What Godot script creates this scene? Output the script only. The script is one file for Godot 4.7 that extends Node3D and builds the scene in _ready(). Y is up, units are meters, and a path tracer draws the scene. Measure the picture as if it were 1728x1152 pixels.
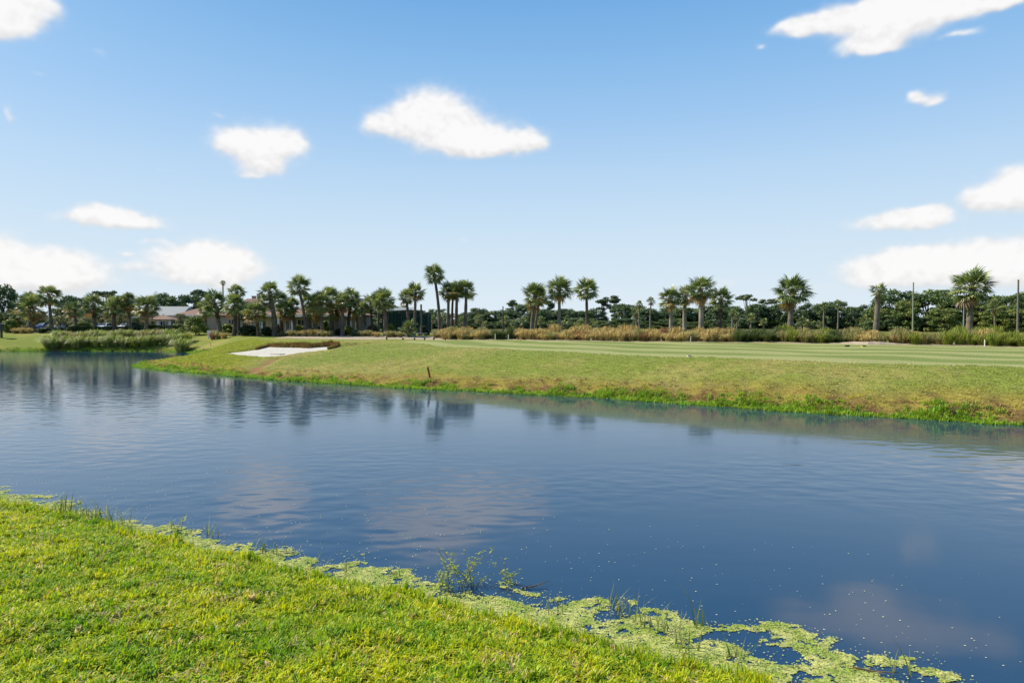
extends Node3D
# A golf course pond seen from its near bank. Units are metres; d below is metres ahead of the viewpoint (d = -z).

const EXPOSURE := 1.6
var names := {}
var M := {}
var noise := FastNoiseLite.new()
var fine := FastNoiseLite.new()
var broad := FastNoiseLite.new()

const FAR_SHORE := [Vector2(140, -70), Vector2(80, -8), Vector2(60, 2), Vector2(45, 10), Vector2(32, 19), Vector2(20.3, 27), Vector2(12.1, 32), Vector2(4.4, 37.4), Vector2(-6, 42.6), Vector2(-16, 48.4), Vector2(-21.8, 53), Vector2(-27, 57), Vector2(-32, 61), Vector2(-36.5, 65.5), Vector2(-36, 71), Vector2(-37, 80), Vector2(-40, 88), Vector2(-46, 97), Vector2(-52, 101), Vector2(-68, 102), Vector2(-85, 100), Vector2(-100, 96), Vector2(-130, 92), Vector2(-170, 80), Vector2(-400, 60)]
const NEAR_SHORE := [Vector2(-200, 60), Vector2(-60, 36), Vector2(-30, 24.5), Vector2(-18, 19), Vector2(-11.4, 15.15), Vector2(-7.5, 12.96), Vector2(-4.25, 11.27), Vector2(-1.4, 9.8), Vector2(1, 8.4), Vector2(2.54, 7.5), Vector2(3.7, 6.75), Vector2(6, 5.0), Vector2(8, 2.4), Vector2(11, -3), Vector2(20, -12), Vector2(60, -30), Vector2(140, -75)]
const HIGH := [Vector2(95, 0), Vector2(70, 11), Vector2(50, 18), Vector2(36, 24.5), Vector2(23.7, 31.5), Vector2(14, 38.5), Vector2(5.4, 46), Vector2(-1, 54), Vector2(-6, 62), Vector2(-10, 70), Vector2(-13, 76), Vector2(-18.5, 77.5), Vector2(-27, 78.5), Vector2(-31, 83), Vector2(-33, 90), Vector2(-36, 98), Vector2(-42, 106), Vector2(-52, 112), Vector2(-68, 113), Vector2(-90, 112), Vector2(-120, 106), Vector2(-180, 95), Vector2(-400, 90)]
const TEE_FRONT := [Vector2(70, 11.4), Vector2(50, 18.4), Vector2(36, 24.9), Vector2(23.7, 31.9), Vector2(14, 38.9), Vector2(5.4, 46.4), Vector2(-1, 54.4), Vector2(-6, 62.4), Vector2(-10, 70.4), Vector2(-12.6, 78)]
const TEE_BACK := [Vector2(-11.5, 87), Vector2(-3, 85.6), Vector2(2, 83.5), Vector2(9.4, 77.6), Vector2(18.8, 73.4), Vector2(27.4, 70.2), Vector2(35, 66), Vector2(41.2, 62), Vector2(45.6, 58.2), Vector2(49, 54), Vector2(66, 43), Vector2(90, 30)]
const BED := [Vector2(-33, 95.5), Vector2(-24, 93.8), Vector2(-18.5, 93.2), Vector2(-13, 92.6), Vector2(-9.6, 89.9), Vector2(1.2, 86), Vector2(9.5, 80), Vector2(18.9, 76), Vector2(27.7, 73), Vector2(35.2, 69), Vector2(41.6, 65), Vector2(45.8, 61), Vector2(49.4, 57), Vector2(68, 46), Vector2(92, 33)]
var far_land := PackedVector2Array()
var near_land := PackedVector2Array()
var high_land := PackedVector2Array()
var tee_land := PackedVector2Array()
var bunker_land := PackedVector2Array()

func _ready():
	noise.seed = 7; noise.frequency = 0.11; noise.fractal_octaves = 3
	fine.seed = 11; fine.frequency = 0.9; fine.fractal_octaves = 2
	broad.seed = 3; broad.frequency = 0.03; broad.fractal_octaves = 2
	make_camera()
	make_sky()
	make_sun()
	make_lands()
	make_materials()
	make_far_ground()
	make_near_bank()
	make_water()
	make_sand()
	make_trees()
	make_buildings()
	make_palms()
	make_shrubs()
	make_grasses()
	make_shore_growth()
	make_course_things()
	make_lawn()
	make_duckweed()
	make_near_plants()

func make_camera():
	var c := Camera3D.new()
	c.name = "camera"
	add_child(c)
	c.position = Vector3(0, 4, 0)
	c.rotation_degrees = Vector3(-1.44, 0, 0)
	c.fov = 53.2
	c.near = 0.1
	c.far = 6000.0
	c.current = true

# ---------------------------------------------------------------- sky and sun
func sky_color(el: float) -> Color:
	var stops := [[-90.0, 205, 222, 238], [0.0, 224, 236, 245], [2.5, 219, 234, 245], [7.3, 205, 227, 245], [12.1, 184, 215, 244], [16.8, 158, 199, 240], [21.2, 136, 186, 234], [25.4, 116, 172, 227], [40.0, 84, 144, 208], [90.0, 56, 110, 178]]
	for i in stops.size() - 1:
		var a: Array = stops[i]
		var b: Array = stops[i + 1]
		if el <= b[0]:
			var t := clampf((el - a[0]) / (b[0] - a[0]), 0.0, 1.0)
			var ca := Color(a[1] / 255.0, a[2] / 255.0, a[3] / 255.0)
			var cb := Color(b[1] / 255.0, b[2] / 255.0, b[3] / 255.0)
			return ca.lerp(cb, t).srgb_to_linear()
	return Color.WHITE

func make_sky():
	var small := Image.create(512, 1024, false, Image.FORMAT_RGBF)
	var sun := Vector3(-sin(deg_to_rad(74)) * cos(deg_to_rad(43)), sin(deg_to_rad(43)), -cos(deg_to_rad(74)) * cos(deg_to_rad(43)))
	for r in 1024:
		var el := 90.0 - (r + 0.5) / 1024.0 * 180.0
		var base := sky_color(el)
		var e := deg_to_rad(el)
		for c in 512:
			var az := (c + 0.5) / 512.0 * TAU
			var v := Vector3(sin(az) * cos(e), sin(e), -cos(az) * cos(e))
			var ang := rad_to_deg(v.angle_to(sun))
			var glow := 0.55 * exp(-pow(ang / 26.0, 2.0))
			small.set_pixel(c, r, Color(base.r + glow, base.g + glow * 0.97, base.b + glow * 0.9) * (1.0 / EXPOSURE))
	small.resize(4096, 2048, Image.INTERPOLATE_BILINEAR)
	var cn := FastNoiseLite.new()
	cn.seed = 21; cn.frequency = 0.22; cn.fractal_octaves = 3
	for turn in 4:
		for cloud in CLOUDS:
			var a0 := 999.0; var a1 := -999.0; var e0 := 999.0; var e1 := -999.0
			for b in cloud:
				a0 = minf(a0, b[0] - b[2] * 1.7); a1 = maxf(a1, b[0] + b[2] * 1.7)
				e0 = minf(e0, b[1] - b[3] * 1.9); e1 = maxf(e1, b[1] + b[3] * 1.9)
			e0 = maxf(e0, 0.0)
			var c0 := int(floor(a0 / 360.0 * 4096.0)); var c1 := int(ceil(a1 / 360.0 * 4096.0))
			var r0 := int(floor((90.0 - e1) / 180.0 * 2048.0)); var r1 := int(ceil((90.0 - e0) / 180.0 * 2048.0))
			var off := turn * 1024
			for r in range(maxi(r0, 0), r1 + 1):
				var el := 90.0 - (r + 0.5) / 2048.0 * 180.0
				for c in range(c0, c1 + 1):
					var az := (c + 0.5) / 4096.0 * 360.0
					var wx := cn.get_noise_2d(az * 1.1 + turn * 71, el * 1.6) * 0.8
					var wy := cn.get_noise_2d(az * 1.1 + 90 + turn * 71, el * 1.6) * 0.4
					var s := 0.0
					var below := 0.0
					for b in cloud:
						var dx: float = (az + wx - b[0]) / b[2]
						var dy: float = (el + wy - b[1]) / b[3]
						if dy < 0.0: dy *= 1.15
						var q := dx * dx + dy * dy
						if q < 3.4:
							var e: float = b[4] * exp(-q * 1.15)
							s += e
							below += e * clampf(-dy, 0.0, 1.0)
					if s < 0.03: continue
					var rough := cn.get_noise_2d(az * 4.0 + 33 + turn * 50, el * 5.5)
					var alpha := smoothstep(0.04, 0.95, s + rough * 0.08) * clampf(0.5 + s * 0.8, 0.0, 0.97)
					if alpha <= 0.004: continue
					var x := posmod(c + off, 4096)
					var under := small.get_pixel(x, r)
					var grey := clampf(0.93 + 0.08 * (s - 0.6) + rough * 0.10 - 0.16 * below / s, 0.74, 0.98)
					var white := Color(grey, grey * 0.99, grey * 0.985) * (1.0 / EXPOSURE)
					small.set_pixel(x, r, under.lerp(white, alpha))
	var pan := PanoramaSkyMaterial.new()
	pan.panorama = ImageTexture.create_from_image(small)
	var sky := Sky.new()
	sky.sky_material = pan
	var env := Environment.new()
	env.background_mode = Environment.BG_SKY
	env.sky = sky
	env.tonemap_mode = Environment.TONE_MAPPER_LINEAR
	env.tonemap_exposure = EXPOSURE
	env.sdfgi_enabled = true
	env.ssao_enabled = true
	env.ssil_enabled = true
	var w := WorldEnvironment.new()
	w.name = "surroundings"
	w.environment = env
	add_child(w)

func make_sun():
	var s := DirectionalLight3D.new()
	s.name = "sun"
	s.light_energy = 1.6
	s.light_color = Color(1.0, 0.955, 0.88)
	s.light_angular_distance = 0.5
	s.shadow_enabled = true
	s.rotation_degrees = Vector3(-43, -106, 0)
	add_child(s)

# ---------------------------------------------------------------- helpers
func numbered(called: String) -> String:
	var n: int = names.get(called, 0)
	names[called] = n + 1
	return called if n == 0 else "%s_%03d" % [called, n]

func lin(r: float, g: float, b: float) -> Color:
	return Color(r, g, b).linear_to_srgb()

func tag(o: Node, label: String, category: String, group := "") -> Node:
	o.set_meta("label", label)
	o.set_meta("category", category)
	if group: o.set_meta("group", group)
	return o

func thing(called: String, label: String, category: String, at: Vector3, turn := 0.0, group := "") -> Node3D:
	var o := Node3D.new()
	o.name = numbered(called)
	add_child(o)
	o.position = at
	o.rotation.y = turn
	tag(o, label, category, group)
	return o

func part(parent: Node, called: String, mesh: Mesh, mat: Material, at := Transform3D()) -> MeshInstance3D:
	var o := MeshInstance3D.new()
	o.name = called
	o.mesh = mesh
	o.material_override = mat
	o.transform = at
	parent.add_child(o, true)
	return o

func structure(called: String, mesh: Mesh, mat: Material, kind := "structure") -> MeshInstance3D:
	var o := part(self, called, mesh, mat)
	o.set_meta("kind", kind)
	return o

func scatter(called: String, mesh: Mesh, mat: Material, places: Array, tints: PackedColorArray, label: String, category: String):
	var mm := MultiMesh.new()
	mm.transform_format = MultiMesh.TRANSFORM_3D
	mm.use_colors = true
	mm.mesh = mesh
	mm.instance_count = places.size()
	for i in places.size():
		mm.set_instance_transform(i, places[i])
		mm.set_instance_color(i, tints[i])
	var o := MultiMeshInstance3D.new()
	o.name = called
	o.multimesh = mm
	o.material_override = mat
	o.set_meta("kind", "stuff")
	tag(o, label, category)
	add_child(o)

class Shape:
	var v := PackedVector3Array()
	var n := PackedVector3Array()
	var c := PackedColorArray()
	var ix := PackedInt32Array()
	func tri(a: Vector3, b: Vector3, d: Vector3, col := Color.WHITE):
		var nn := (d - a).cross(b - a).normalized()
		var s := v.size()
		v.append(a); v.append(b); v.append(d)
		for k in 3:
			n.append(nn); c.append(col); ix.append(s + k)
	func quad(a: Vector3, b: Vector3, d: Vector3, e: Vector3, col := Color.WHITE):
		var nn := (d - a).cross(b - a)
		if nn.length_squared() < 1e-14: nn = (e - a).cross(d - a)
		nn = nn.normalized()
		var s := v.size()
		v.append(a); v.append(b); v.append(d); v.append(e)
		for k in 4:
			n.append(nn); c.append(col)
		for k in [0, 1, 2, 0, 2, 3]: ix.append(s + k)
	func box(lo: Vector3, hi: Vector3, col := Color.WHITE):
		var p := []
		for k in 8: p.append(Vector3(hi.x if k & 1 else lo.x, hi.y if k & 2 else lo.y, hi.z if k & 4 else lo.z))
		quad(p[4], p[6], p[7], p[5], col); quad(p[1], p[3], p[2], p[0], col)
		quad(p[0], p[2], p[6], p[4], col); quad(p[5], p[7], p[3], p[1], col)
		quad(p[2], p[3], p[7], p[6], col); quad(p[0], p[4], p[5], p[1], col)
	func tube(path: Array, radii: Array, sides: int, cols: Array, cap := true):
		var s := v.size()
		for i in path.size():
			var t: Vector3 = (path[mini(i + 1, path.size() - 1)] - path[maxi(i - 1, 0)]).normalized()
			var u := t.cross(Vector3(0.31, 0.05, 0.95)).normalized()
			var w := t.cross(u)
			for k in sides:
				var a := TAU * k / sides
				var o: Vector3 = u * cos(a) + w * sin(a)
				var rr: float = radii[i]
				v.append(path[i] + o * rr); n.append(o); c.append(cols[mini(i, cols.size() - 1)])
		for i in path.size() - 1:
			for k in sides:
				var a := s + i * sides + k
				var b := s + i * sides + (k + 1) % sides
				for q in [a, a + sides, b, b, a + sides, b + sides]: ix.append(q)
		if cap:
			var t2: Vector3 = (path[-1] - path[-2]).normalized()
			var m := v.size()
			v.append(path[-1]); n.append(t2); c.append(cols[-1])
			for k in sides:
				v.append(v[s + (path.size() - 1) * sides + k]); n.append(t2); c.append(cols[-1])
			for k in sides:
				for q in [m, m + 1 + (k + 1) % sides, m + 1 + k]: ix.append(q)
	func add(o: Shape, t: Transform3D, tint := Color.WHITE):
		var s := v.size()
		var nb := t.basis.inverse().transposed()
		for i in o.v.size():
			v.append(t * o.v[i]); n.append((nb * o.n[i]).normalized()); c.append(o.c[i] * tint)
		for k in o.ix: ix.append(s + k)
	func mesh() -> ArrayMesh:
		var a := []
		a.resize(Mesh.ARRAY_MAX)
		a[Mesh.ARRAY_VERTEX] = v; a[Mesh.ARRAY_NORMAL] = n; a[Mesh.ARRAY_COLOR] = c; a[Mesh.ARRAY_INDEX] = ix
		var m := ArrayMesh.new()
		m.add_surface_from_arrays(Mesh.PRIMITIVE_TRIANGLES, a)
		return m

func vary(rng: RandomNumberGenerator, c: Color, amount: float) -> Color:
	var k := 1.0 + rng.randf_range(-amount, amount)
	return Color(c.r * k * (1.0 + rng.randf_range(-amount, amount) * 0.4), c.g * k, c.b * k * (1.0 + rng.randf_range(-amount, amount) * 0.5))

func grain_texture(seed_: int, freq: float, low: float) -> ImageTexture:
	var f := FastNoiseLite.new()
	f.seed = seed_; f.frequency = freq; f.fractal_octaves = 3
	var im := f.get_seamless_image(256, 256, false, false, 0.2)
	im.convert(Image.FORMAT_RGB8)
	for y in 256:
		for x in 256:
			var k := clampf(low + (1.0 - low) * im.get_pixel(x, y).r, 0.0, 1.0)
			im.set_pixel(x, y, Color(k, k, k * 0.97))
	return ImageTexture.create_from_image(im)

func mat(called: String, color: Color, rough := 0.9, spec := 0.3) -> StandardMaterial3D:
	var m := StandardMaterial3D.new()
	m.resource_name = called
	m.albedo_color = color
	m.roughness = rough
	m.metallic_specular = spec
	m.cull_mode = BaseMaterial3D.CULL_DISABLED
	M[called] = m
	return m

func tinted(called: String, rough := 0.9, spec := 0.3, through := 0.0) -> StandardMaterial3D:
	var m := mat(called, Color.WHITE, rough, spec)
	m.vertex_color_use_as_albedo = true
	if through > 0.0:
		m.backlight_enabled = true
		m.backlight = Color(through, through, through).linear_to_srgb()
	return m

func grained(called: String, m: StandardMaterial3D, scale: float, seed_: int, freq: float, low: float):
	m.albedo_texture = grain_texture(seed_, freq, low)
	m.uv1_triplanar = true
	m.uv1_world_triplanar = true
	m.uv1_scale = Vector3(scale, scale, scale)

func make_materials():
	grained("turf", tinted("turf", 0.95, 0.15), 0.21, 5, 0.16, 0.45)
	grained("soil", tinted("soil", 0.95, 0.2), 0.7, 6, 0.12, 0.5)
	grained("sand", mat("sand", lin(0.54, 0.52, 0.49), 0.95, 0.2), 0.3, 8, 0.15, 0.8)
	grained("bed_sand", mat("bed_sand", lin(0.50, 0.42, 0.34), 0.95, 0.2), 0.3, 9, 0.12, 0.6)
	tinted("leaf", 0.42, 0.5, 0.6)
	tinted("tree_leaf", 0.55, 0.4, 0.45)
	tinted("blade", 0.5, 0.4, 0.85)
	tinted("dry_blade", 0.8, 0.2, 0.4)
	tinted("weed", 0.45, 0.45, 0.35)
	grained("bark", tinted("bark", 0.95, 0.15), 1.1, 33, 0.2, 0.35)
	tinted("paint", 0.8, 0.3)
	grained("stucco", mat("stucco", lin(0.46, 0.39, 0.31), 0.9, 0.2), 0.5, 14, 0.1, 0.8)
	grained("grey_wall", mat("grey_wall", lin(0.27, 0.245, 0.21), 0.9, 0.2), 0.5, 15, 0.1, 0.75)
	grained("pink_wall", mat("pink_wall", lin(0.50, 0.36, 0.31), 0.9, 0.2), 0.5, 16, 0.1, 0.8)
	grained("shingle", mat("shingle", lin(0.38, 0.26, 0.21), 0.9, 0.2), 0.8, 17, 0.3, 0.55)
	grained("pale_roof", mat("pale_roof", lin(0.27, 0.3, 0.33), 0.6, 0.4), 0.6, 18, 0.2, 0.75)
	grained("thatch", mat("thatch", lin(0.30, 0.20, 0.15), 0.95, 0.1), 0.8, 19, 0.3, 0.5)
	mat("trim", lin(0.72, 0.68, 0.6), 0.7)
	mat("white_trim", lin(0.78, 0.78, 0.76), 0.6)
	mat("dark_glass", lin(0.02, 0.025, 0.03), 0.08, 0.6)
	mat("door_panel", lin(0.55, 0.6, 0.62), 0.6)
	var net := mat("screen", lin(0.018, 0.045, 0.04), 0.9, 0.2)
	net.albedo_color.a = 0.62
	net.transparency = BaseMaterial3D.TRANSPARENCY_ALPHA
	mat("frame_metal", lin(0.03, 0.045, 0.045), 0.5, 0.4)
	mat("black_plastic", lin(0.012, 0.012, 0.013), 0.45, 0.4)
	mat("rubber", lin(0.02, 0.02, 0.02), 0.9)
	mat("hub", lin(0.45, 0.46, 0.48), 0.35, 0.6)
	mat("blue_car", lin(0.03, 0.1, 0.36), 0.25, 0.5)
	mat("white_car", lin(0.74, 0.76, 0.78), 0.25, 0.5)
	mat("silver_car", lin(0.5, 0.54, 0.58), 0.25, 0.5)
	mat("red_stake", lin(0.36, 0.075, 0.035), 0.7)
	mat("stake_white", lin(0.62, 0.6, 0.56), 0.7)
	mat("yellow_block", lin(0.6, 0.5, 0.12), 0.6)
	grained("pole_wood", mat("pole_wood", lin(0.24, 0.22, 0.2), 0.9, 0.2), 1.5, 25, 0.2, 0.6)
	grained("pole_green", mat("pole_green", lin(0.28, 0.32, 0.27), 0.7, 0.3), 1.5, 26, 0.2, 0.7)
	mat("pole_dark", lin(0.05, 0.06, 0.05), 0.8)

# ---------------------------------------------------------------- land
func closed(line: Array, extra: Array) -> PackedVector2Array:
	var p := PackedVector2Array()
	for q in line: p.append(q)
	for q in extra: p.append(q)
	return p

func make_lands():
	far_land = closed(FAR_SHORE, [Vector2(-3000, 60), Vector2(-3000, 5000), Vector2(3000, 5000), Vector2(3000, -70)])
	near_land = closed(NEAR_SHORE, [Vector2(140, -400), Vector2(-200, -400)])
	high_land = closed(HIGH, [Vector2(-3000, 90), Vector2(-3000, 5000), Vector2(3000, 5000), Vector2(3000, 0)])
	tee_land = closed(TEE_FRONT, TEE_BACK)
	for q in BUNKER: bunker_land.append(q)

func line_distance(p: Vector2, line: Array) -> float:
	var best := 1e12
	for i in line.size() - 1:
		var a: Vector2 = line[i]
		var ab: Vector2 = line[i + 1] - a
		var t := clampf((p - a).dot(ab) / ab.length_squared(), 0.0, 1.0)
		best = minf(best, p.distance_squared_to(a + ab * t))
	return sqrt(best)

func far_shore_distance(p: Vector2) -> float:
	var s := line_distance(p, FAR_SHORE) + noise.get_noise_2d(p.x * 3.0, p.y * 3.0) * 0.5
	return s if Geometry2D.is_point_in_polygon(p, far_land) else -absf(s)

func near_shore_distance(p: Vector2) -> float:
	var s := line_distance(p, NEAR_SHORE)
	return (s if Geometry2D.is_point_in_polygon(p, near_land) else -s) + noise.get_noise_2d(p.x * 5.0, p.y * 5.0) * 0.25

func bunker_floor(d: float) -> float:
	return 0.9 + (d - 66.0) * 0.08

func bunker_distance(p: Vector2) -> float:
	if p.x < -33.0 or p.x > -14.0 or p.y < 60.0 or p.y > 80.0: return 9.0
	var ring: Array = BUNKER + [BUNKER[0]]
	var s := line_distance(p, ring)
	return -s if Geometry2D.is_point_in_polygon(p, bunker_land) else s

func far_height(p: Vector2) -> float:
	return far_height_at(p, far_shore_distance(p))

func far_height_at(p: Vector2, ds: float) -> float:
	if ds <= 0.0:
		return maxf(-1.5, -0.02 + ds * 0.45)
	var top := 2.0 + clampf((p.y - 92.0) * 0.022, 0.0, 0.8) + noise.get_noise_2d(p.x * 0.6, p.y * 0.6) * 0.12
	var h := top
	if not Geometry2D.is_point_in_polygon(p, high_land):
		var dp := line_distance(p, HIGH)
		var t := ds / (ds + dp)
		var k := 0.86 * sin(t * PI * 0.5) + 0.14 * smoothstep(0.0, 1.0, t)
		var bank := 0.28 * smoothstep(0.15, 1.0, ds) * (0.7 + 0.6 * noise.get_noise_2d(p.x * 4.0 + 50, p.y * 4.0))
		h = maxf(0.0, bank) * (1.0 - t) + top * k
		h += fine.get_noise_2d(p.x * 0.8, p.y * 0.8) * 0.05 * smoothstep(0.0, 1.5, ds)
	var db := bunker_distance(p)
	if db < 1.2:
		if db < 0.0:
			h = bunker_floor(p.y) - 0.14 * smoothstep(0.0, 0.5, -db)
		else:
			h = lerpf(minf(bunker_floor(p.y) + 0.03, h + 0.5), h, smoothstep(0.0, 0.75, db))
	if db > 0.0 and db < 6.0 and p.y < 68.6 + (p.x + 28.5) * 0.5:
		h = minf(h, bunker_floor(p.y) + 0.02 + db * 0.06)
	if p.x > -34.0 and p.x < -18.0 and p.y < 70.0:
		var dg := line_distance(p, GULLY)
		h -= 0.16 * (1.0 - smoothstep(0.05, 0.8, dg))
	return h

func near_height(p: Vector2) -> float:
	return near_height_at(p, near_shore_distance(p))

func near_height_at(p: Vector2, ds: float) -> float:
	if ds <= 0.0:
		return maxf(-1.0, ds * 0.35)
	return 0.03 * smoothstep(0.0, 0.3, ds) + 1.35 * (1.0 - exp(-ds / 5.5)) + noise.get_noise_2d(p.x * 2.0, p.y * 2.0) * 0.06 * smoothstep(0.0, 1.0, ds)

func on_far(x: float, d: float) -> Vector3:
	return Vector3(x, far_height(Vector2(x, d)), -d)

func steps(stops: Array) -> PackedFloat32Array:
	var r := PackedFloat32Array()
	for i in stops.size() - 1:
		var a: float = stops[i][0]; var b: float = stops[i + 1][0]; var s: float = stops[i][1]
		var n := int(ceil((b - a) / s))
		for k in n: r.append(a + (b - a) * k / n)
	r.append(stops[-1][0])
	return r

func sheet(xs: PackedFloat32Array, ds: PackedFloat32Array, look: Callable, keep_above: float) -> ArrayMesh:
	var nx := xs.size(); var nd := ds.size()
	var v := PackedVector3Array(); var c := PackedColorArray(); var ix := PackedInt32Array()
	v.resize(nx * nd); c.resize(nx * nd)
	for j in nd:
		for i in nx:
			var r: Array = look.call(Vector2(xs[i], ds[j]))
			v[j * nx + i] = Vector3(xs[i], r[0], -ds[j])
			c[j * nx + i] = r[1]
	var n := PackedVector3Array()
	n.resize(v.size())
	for j in nd:
		for i in nx:
			var gx := v[j * nx + mini(i + 1, nx - 1)] - v[j * nx + maxi(i - 1, 0)]
			var gz := v[mini(j + 1, nd - 1) * nx + i] - v[maxi(j - 1, 0) * nx + i]
			n[j * nx + i] = gx.cross(gz).normalized()
	for j in nd - 1:
		for i in nx - 1:
			var a := j * nx + i
			if maxf(maxf(v[a].y, v[a + 1].y), maxf(v[a + nx].y, v[a + nx + 1].y)) < keep_above: continue
			for q in [a, a + nx, a + 1, a + 1, a + nx, a + nx + 1]: ix.append(q)
	var arr := []
	arr.resize(Mesh.ARRAY_MAX)
	arr[Mesh.ARRAY_VERTEX] = v; arr[Mesh.ARRAY_NORMAL] = n; arr[Mesh.ARRAY_COLOR] = c; arr[Mesh.ARRAY_INDEX] = ix
	var m := ArrayMesh.new()
	m.add_surface_from_arrays(Mesh.PRIMITIVE_TRIANGLES, arr)
	return m

func far_color(p: Vector2, ds: float) -> Color:
	var n1 := noise.get_noise_2d(p.x * 1.2, p.y * 1.2)
	var n2 := fine.get_noise_2d(p.x, p.y)
	var n3 := broad.get_noise_2d(p.x * 2.0, p.y * 2.0)
	var green := Color(0.29, 0.36, 0.075)
	var straw := Color(0.47, 0.42, 0.15)
	if ds < 0.0: return Color(0.10, 0.085, 0.05)
	if Geometry2D.is_point_in_polygon(p, tee_land):
		var s := line_distance(p, TEE_FRONT)
		var band := sin(s / 3.75 * PI + n3 * 1.2 + n1 * 0.5)
		var light := Color(0.48, 0.51, 0.22); var dark := Color(0.29, 0.37, 0.115)
		var c := dark.lerp(light, smoothstep(-0.35, 0.35, band))
		if s < 1.4: c = light.lerp(Color(0.50, 0.52, 0.25), 0.5)
		return c * (1.0 + n1 * 0.08)
	var mix := smoothstep(-0.25, 0.55, n1 * 0.8 + n2 * 0.45 + n3 * 0.5)
	var col := green.lerp(straw, mix * 0.75)
	if p.x < -20.0 and p.y < 92.0 and not Geometry2D.is_point_in_polygon(p, high_land):
		var g := smoothstep(-20.0, -26.0, p.x + (p.y - 60.0) * 0.25)
		col = col.lerp(Color(0.36, 0.36, 0.03).lerp(Color(0.25, 0.32, 0.03), smoothstep(-0.3, 0.3, n2)), g * 0.85)
	var edge := 1.0 - smoothstep(0.9, 2.7, ds + n1 * 1.2 + n2 * 0.6)
	if p.y < 75.0: col = col.lerp(Color(0.44, 0.36, 0.09).lerp(Color(0.29, 0.17, 0.08), smoothstep(-0.15, 0.35, n2 + n1 * 0.5)), edge * 0.85)
	var dirt := 1.0 - smoothstep(0.5, 1.5, ds + n1 * 0.9 + n2 * 0.7)
	col = col.lerp(Color(0.22, 0.13, 0.07), dirt * smoothstep(-0.35, 0.25, n1 + n2))
	if p.x > -34.0 and p.x < -14.0 and p.y < 72.0:
		var dg := line_distance(p, GULLY)
		col = col.lerp(Color(0.40, 0.22, 0.13), 1.0 - smoothstep(0.1, 0.6, dg + n2 * 0.3))
		var worn := 1.0 - smoothstep(1.0, 3.0, Vector2(p.x + 20.5, (p.y - 62.0) * 0.6).length() + n2 * 1.2)
		col = col.lerp(Color(0.50, 0.34, 0.18), worn * 0.45)
	if p.y > 112.0:
		col = col.lerp(Color(0.17, 0.18, 0.07), smoothstep(112.0, 125.0, p.y))
	return col

func make_far_ground():
	var xs := steps([[-2500.0, 250.0], [-400.0, 30.0], [-160.0, 8.0], [-90.0, 1.2], [-46.0, 0.42], [48.0, 1.2], [90.0, 10.0], [400.0, 250.0], [2500.0, 1.0]])
	var ds := steps([[-80.0, 8.0], [0.0, 2.0], [20.0, 0.42], [92.0, 0.8], [118.0, 4.0], [250.0, 40.0], [700.0, 250.0], [4000.0, 1.0]])
	var look := func(p: Vector2) -> Array:
		var s := far_shore_distance(p)
		return [far_height_at(p, s), far_color(p, s)]
	structure("ground", sheet(xs, ds, look, -0.5), M.turf)

func make_near_bank():
	var xs := steps([[-200.0, 20.0], [-60.0, 2.0], [-20.0, 0.2], [12.0, 1.0], [30.0, 10.0], [140.0, 1.0]])
	var ds := steps([[-400.0, 40.0], [-40.0, 4.0], [-4.0, 0.5], [3.0, 0.2], [22.0, 2.0], [62.0, 1.0]])
	var look := func(p: Vector2) -> Array:
		var s := near_shore_distance(p)
		var k := smoothstep(-0.4, 0.4, fine.get_noise_2d(p.x * 2.0, p.y * 2.0))
		var c := Color(0.06, 0.075, 0.02).lerp(Color(0.15, 0.11, 0.05), k * 0.7)
		if s < 0.15: c = Color(0.09, 0.075, 0.045)
		return [near_height_at(p, s), c]
	structure("near_bank", sheet(xs, ds, look, -0.6), M.soil)

func make_water():
	var n := 1536
	var im := Image.create(n, n, false, Image.FORMAT_RF)
	var w := FastNoiseLite.new()
	w.seed = 4; w.frequency = 1.0; w.fractal_octaves = 2
	for j in n:
		var d := 112.0 * (j + 0.5) / n
		for i in n:
			var x := -62.0 + 110.0 * (i + 0.5) / n
			var m := broad.get_noise_2d(x * 1.3 + 40.0, d * 1.8)
			var wind := smoothstep(0.0, 0.5, m * 0.9 + 0.55 * exp(-pow((d - 37.0) / 15.0, 2.0)) * smoothstep(2.0, -12.0, x) + 0.12)
			var h := w.get_noise_2d(x * 0.85 + d * 0.1, d * 1.4 - x * 0.06) * (0.09 + 0.9 * wind)
			h += w.get_noise_2d(x * 0.22 + 300.0, d * 0.5) * 0.3
			im.set_pixel(i, j, Color(0.5 + 0.5 * h, 0, 0))
	var m := mat("water", lin(0.008, 0.033, 0.074), 0.085, 0.41)
	m.heightmap_enabled = true
	m.heightmap_texture = ImageTexture.create_from_image(im)
	m.heightmap_scale = 1.1
	var s := SurfaceTool.new()
	s.begin(Mesh.PRIMITIVE_TRIANGLES)
	var x0 := -420.0; var x1 := 150.0; var d0 := -80.0; var d1 := 112.0
	for q in [Vector2(x0, d0), Vector2(x0, d1), Vector2(x1, d1), Vector2(x0, d0), Vector2(x1, d1), Vector2(x1, d0)]:
		s.set_normal(Vector3.UP)
		s.set_uv(Vector2((q.x + 62.0) / 110.0, q.y / 112.0))
		s.add_vertex(Vector3(q.x, 0, -q.y))
	structure("pond_water", s.commit(), m)

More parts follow.
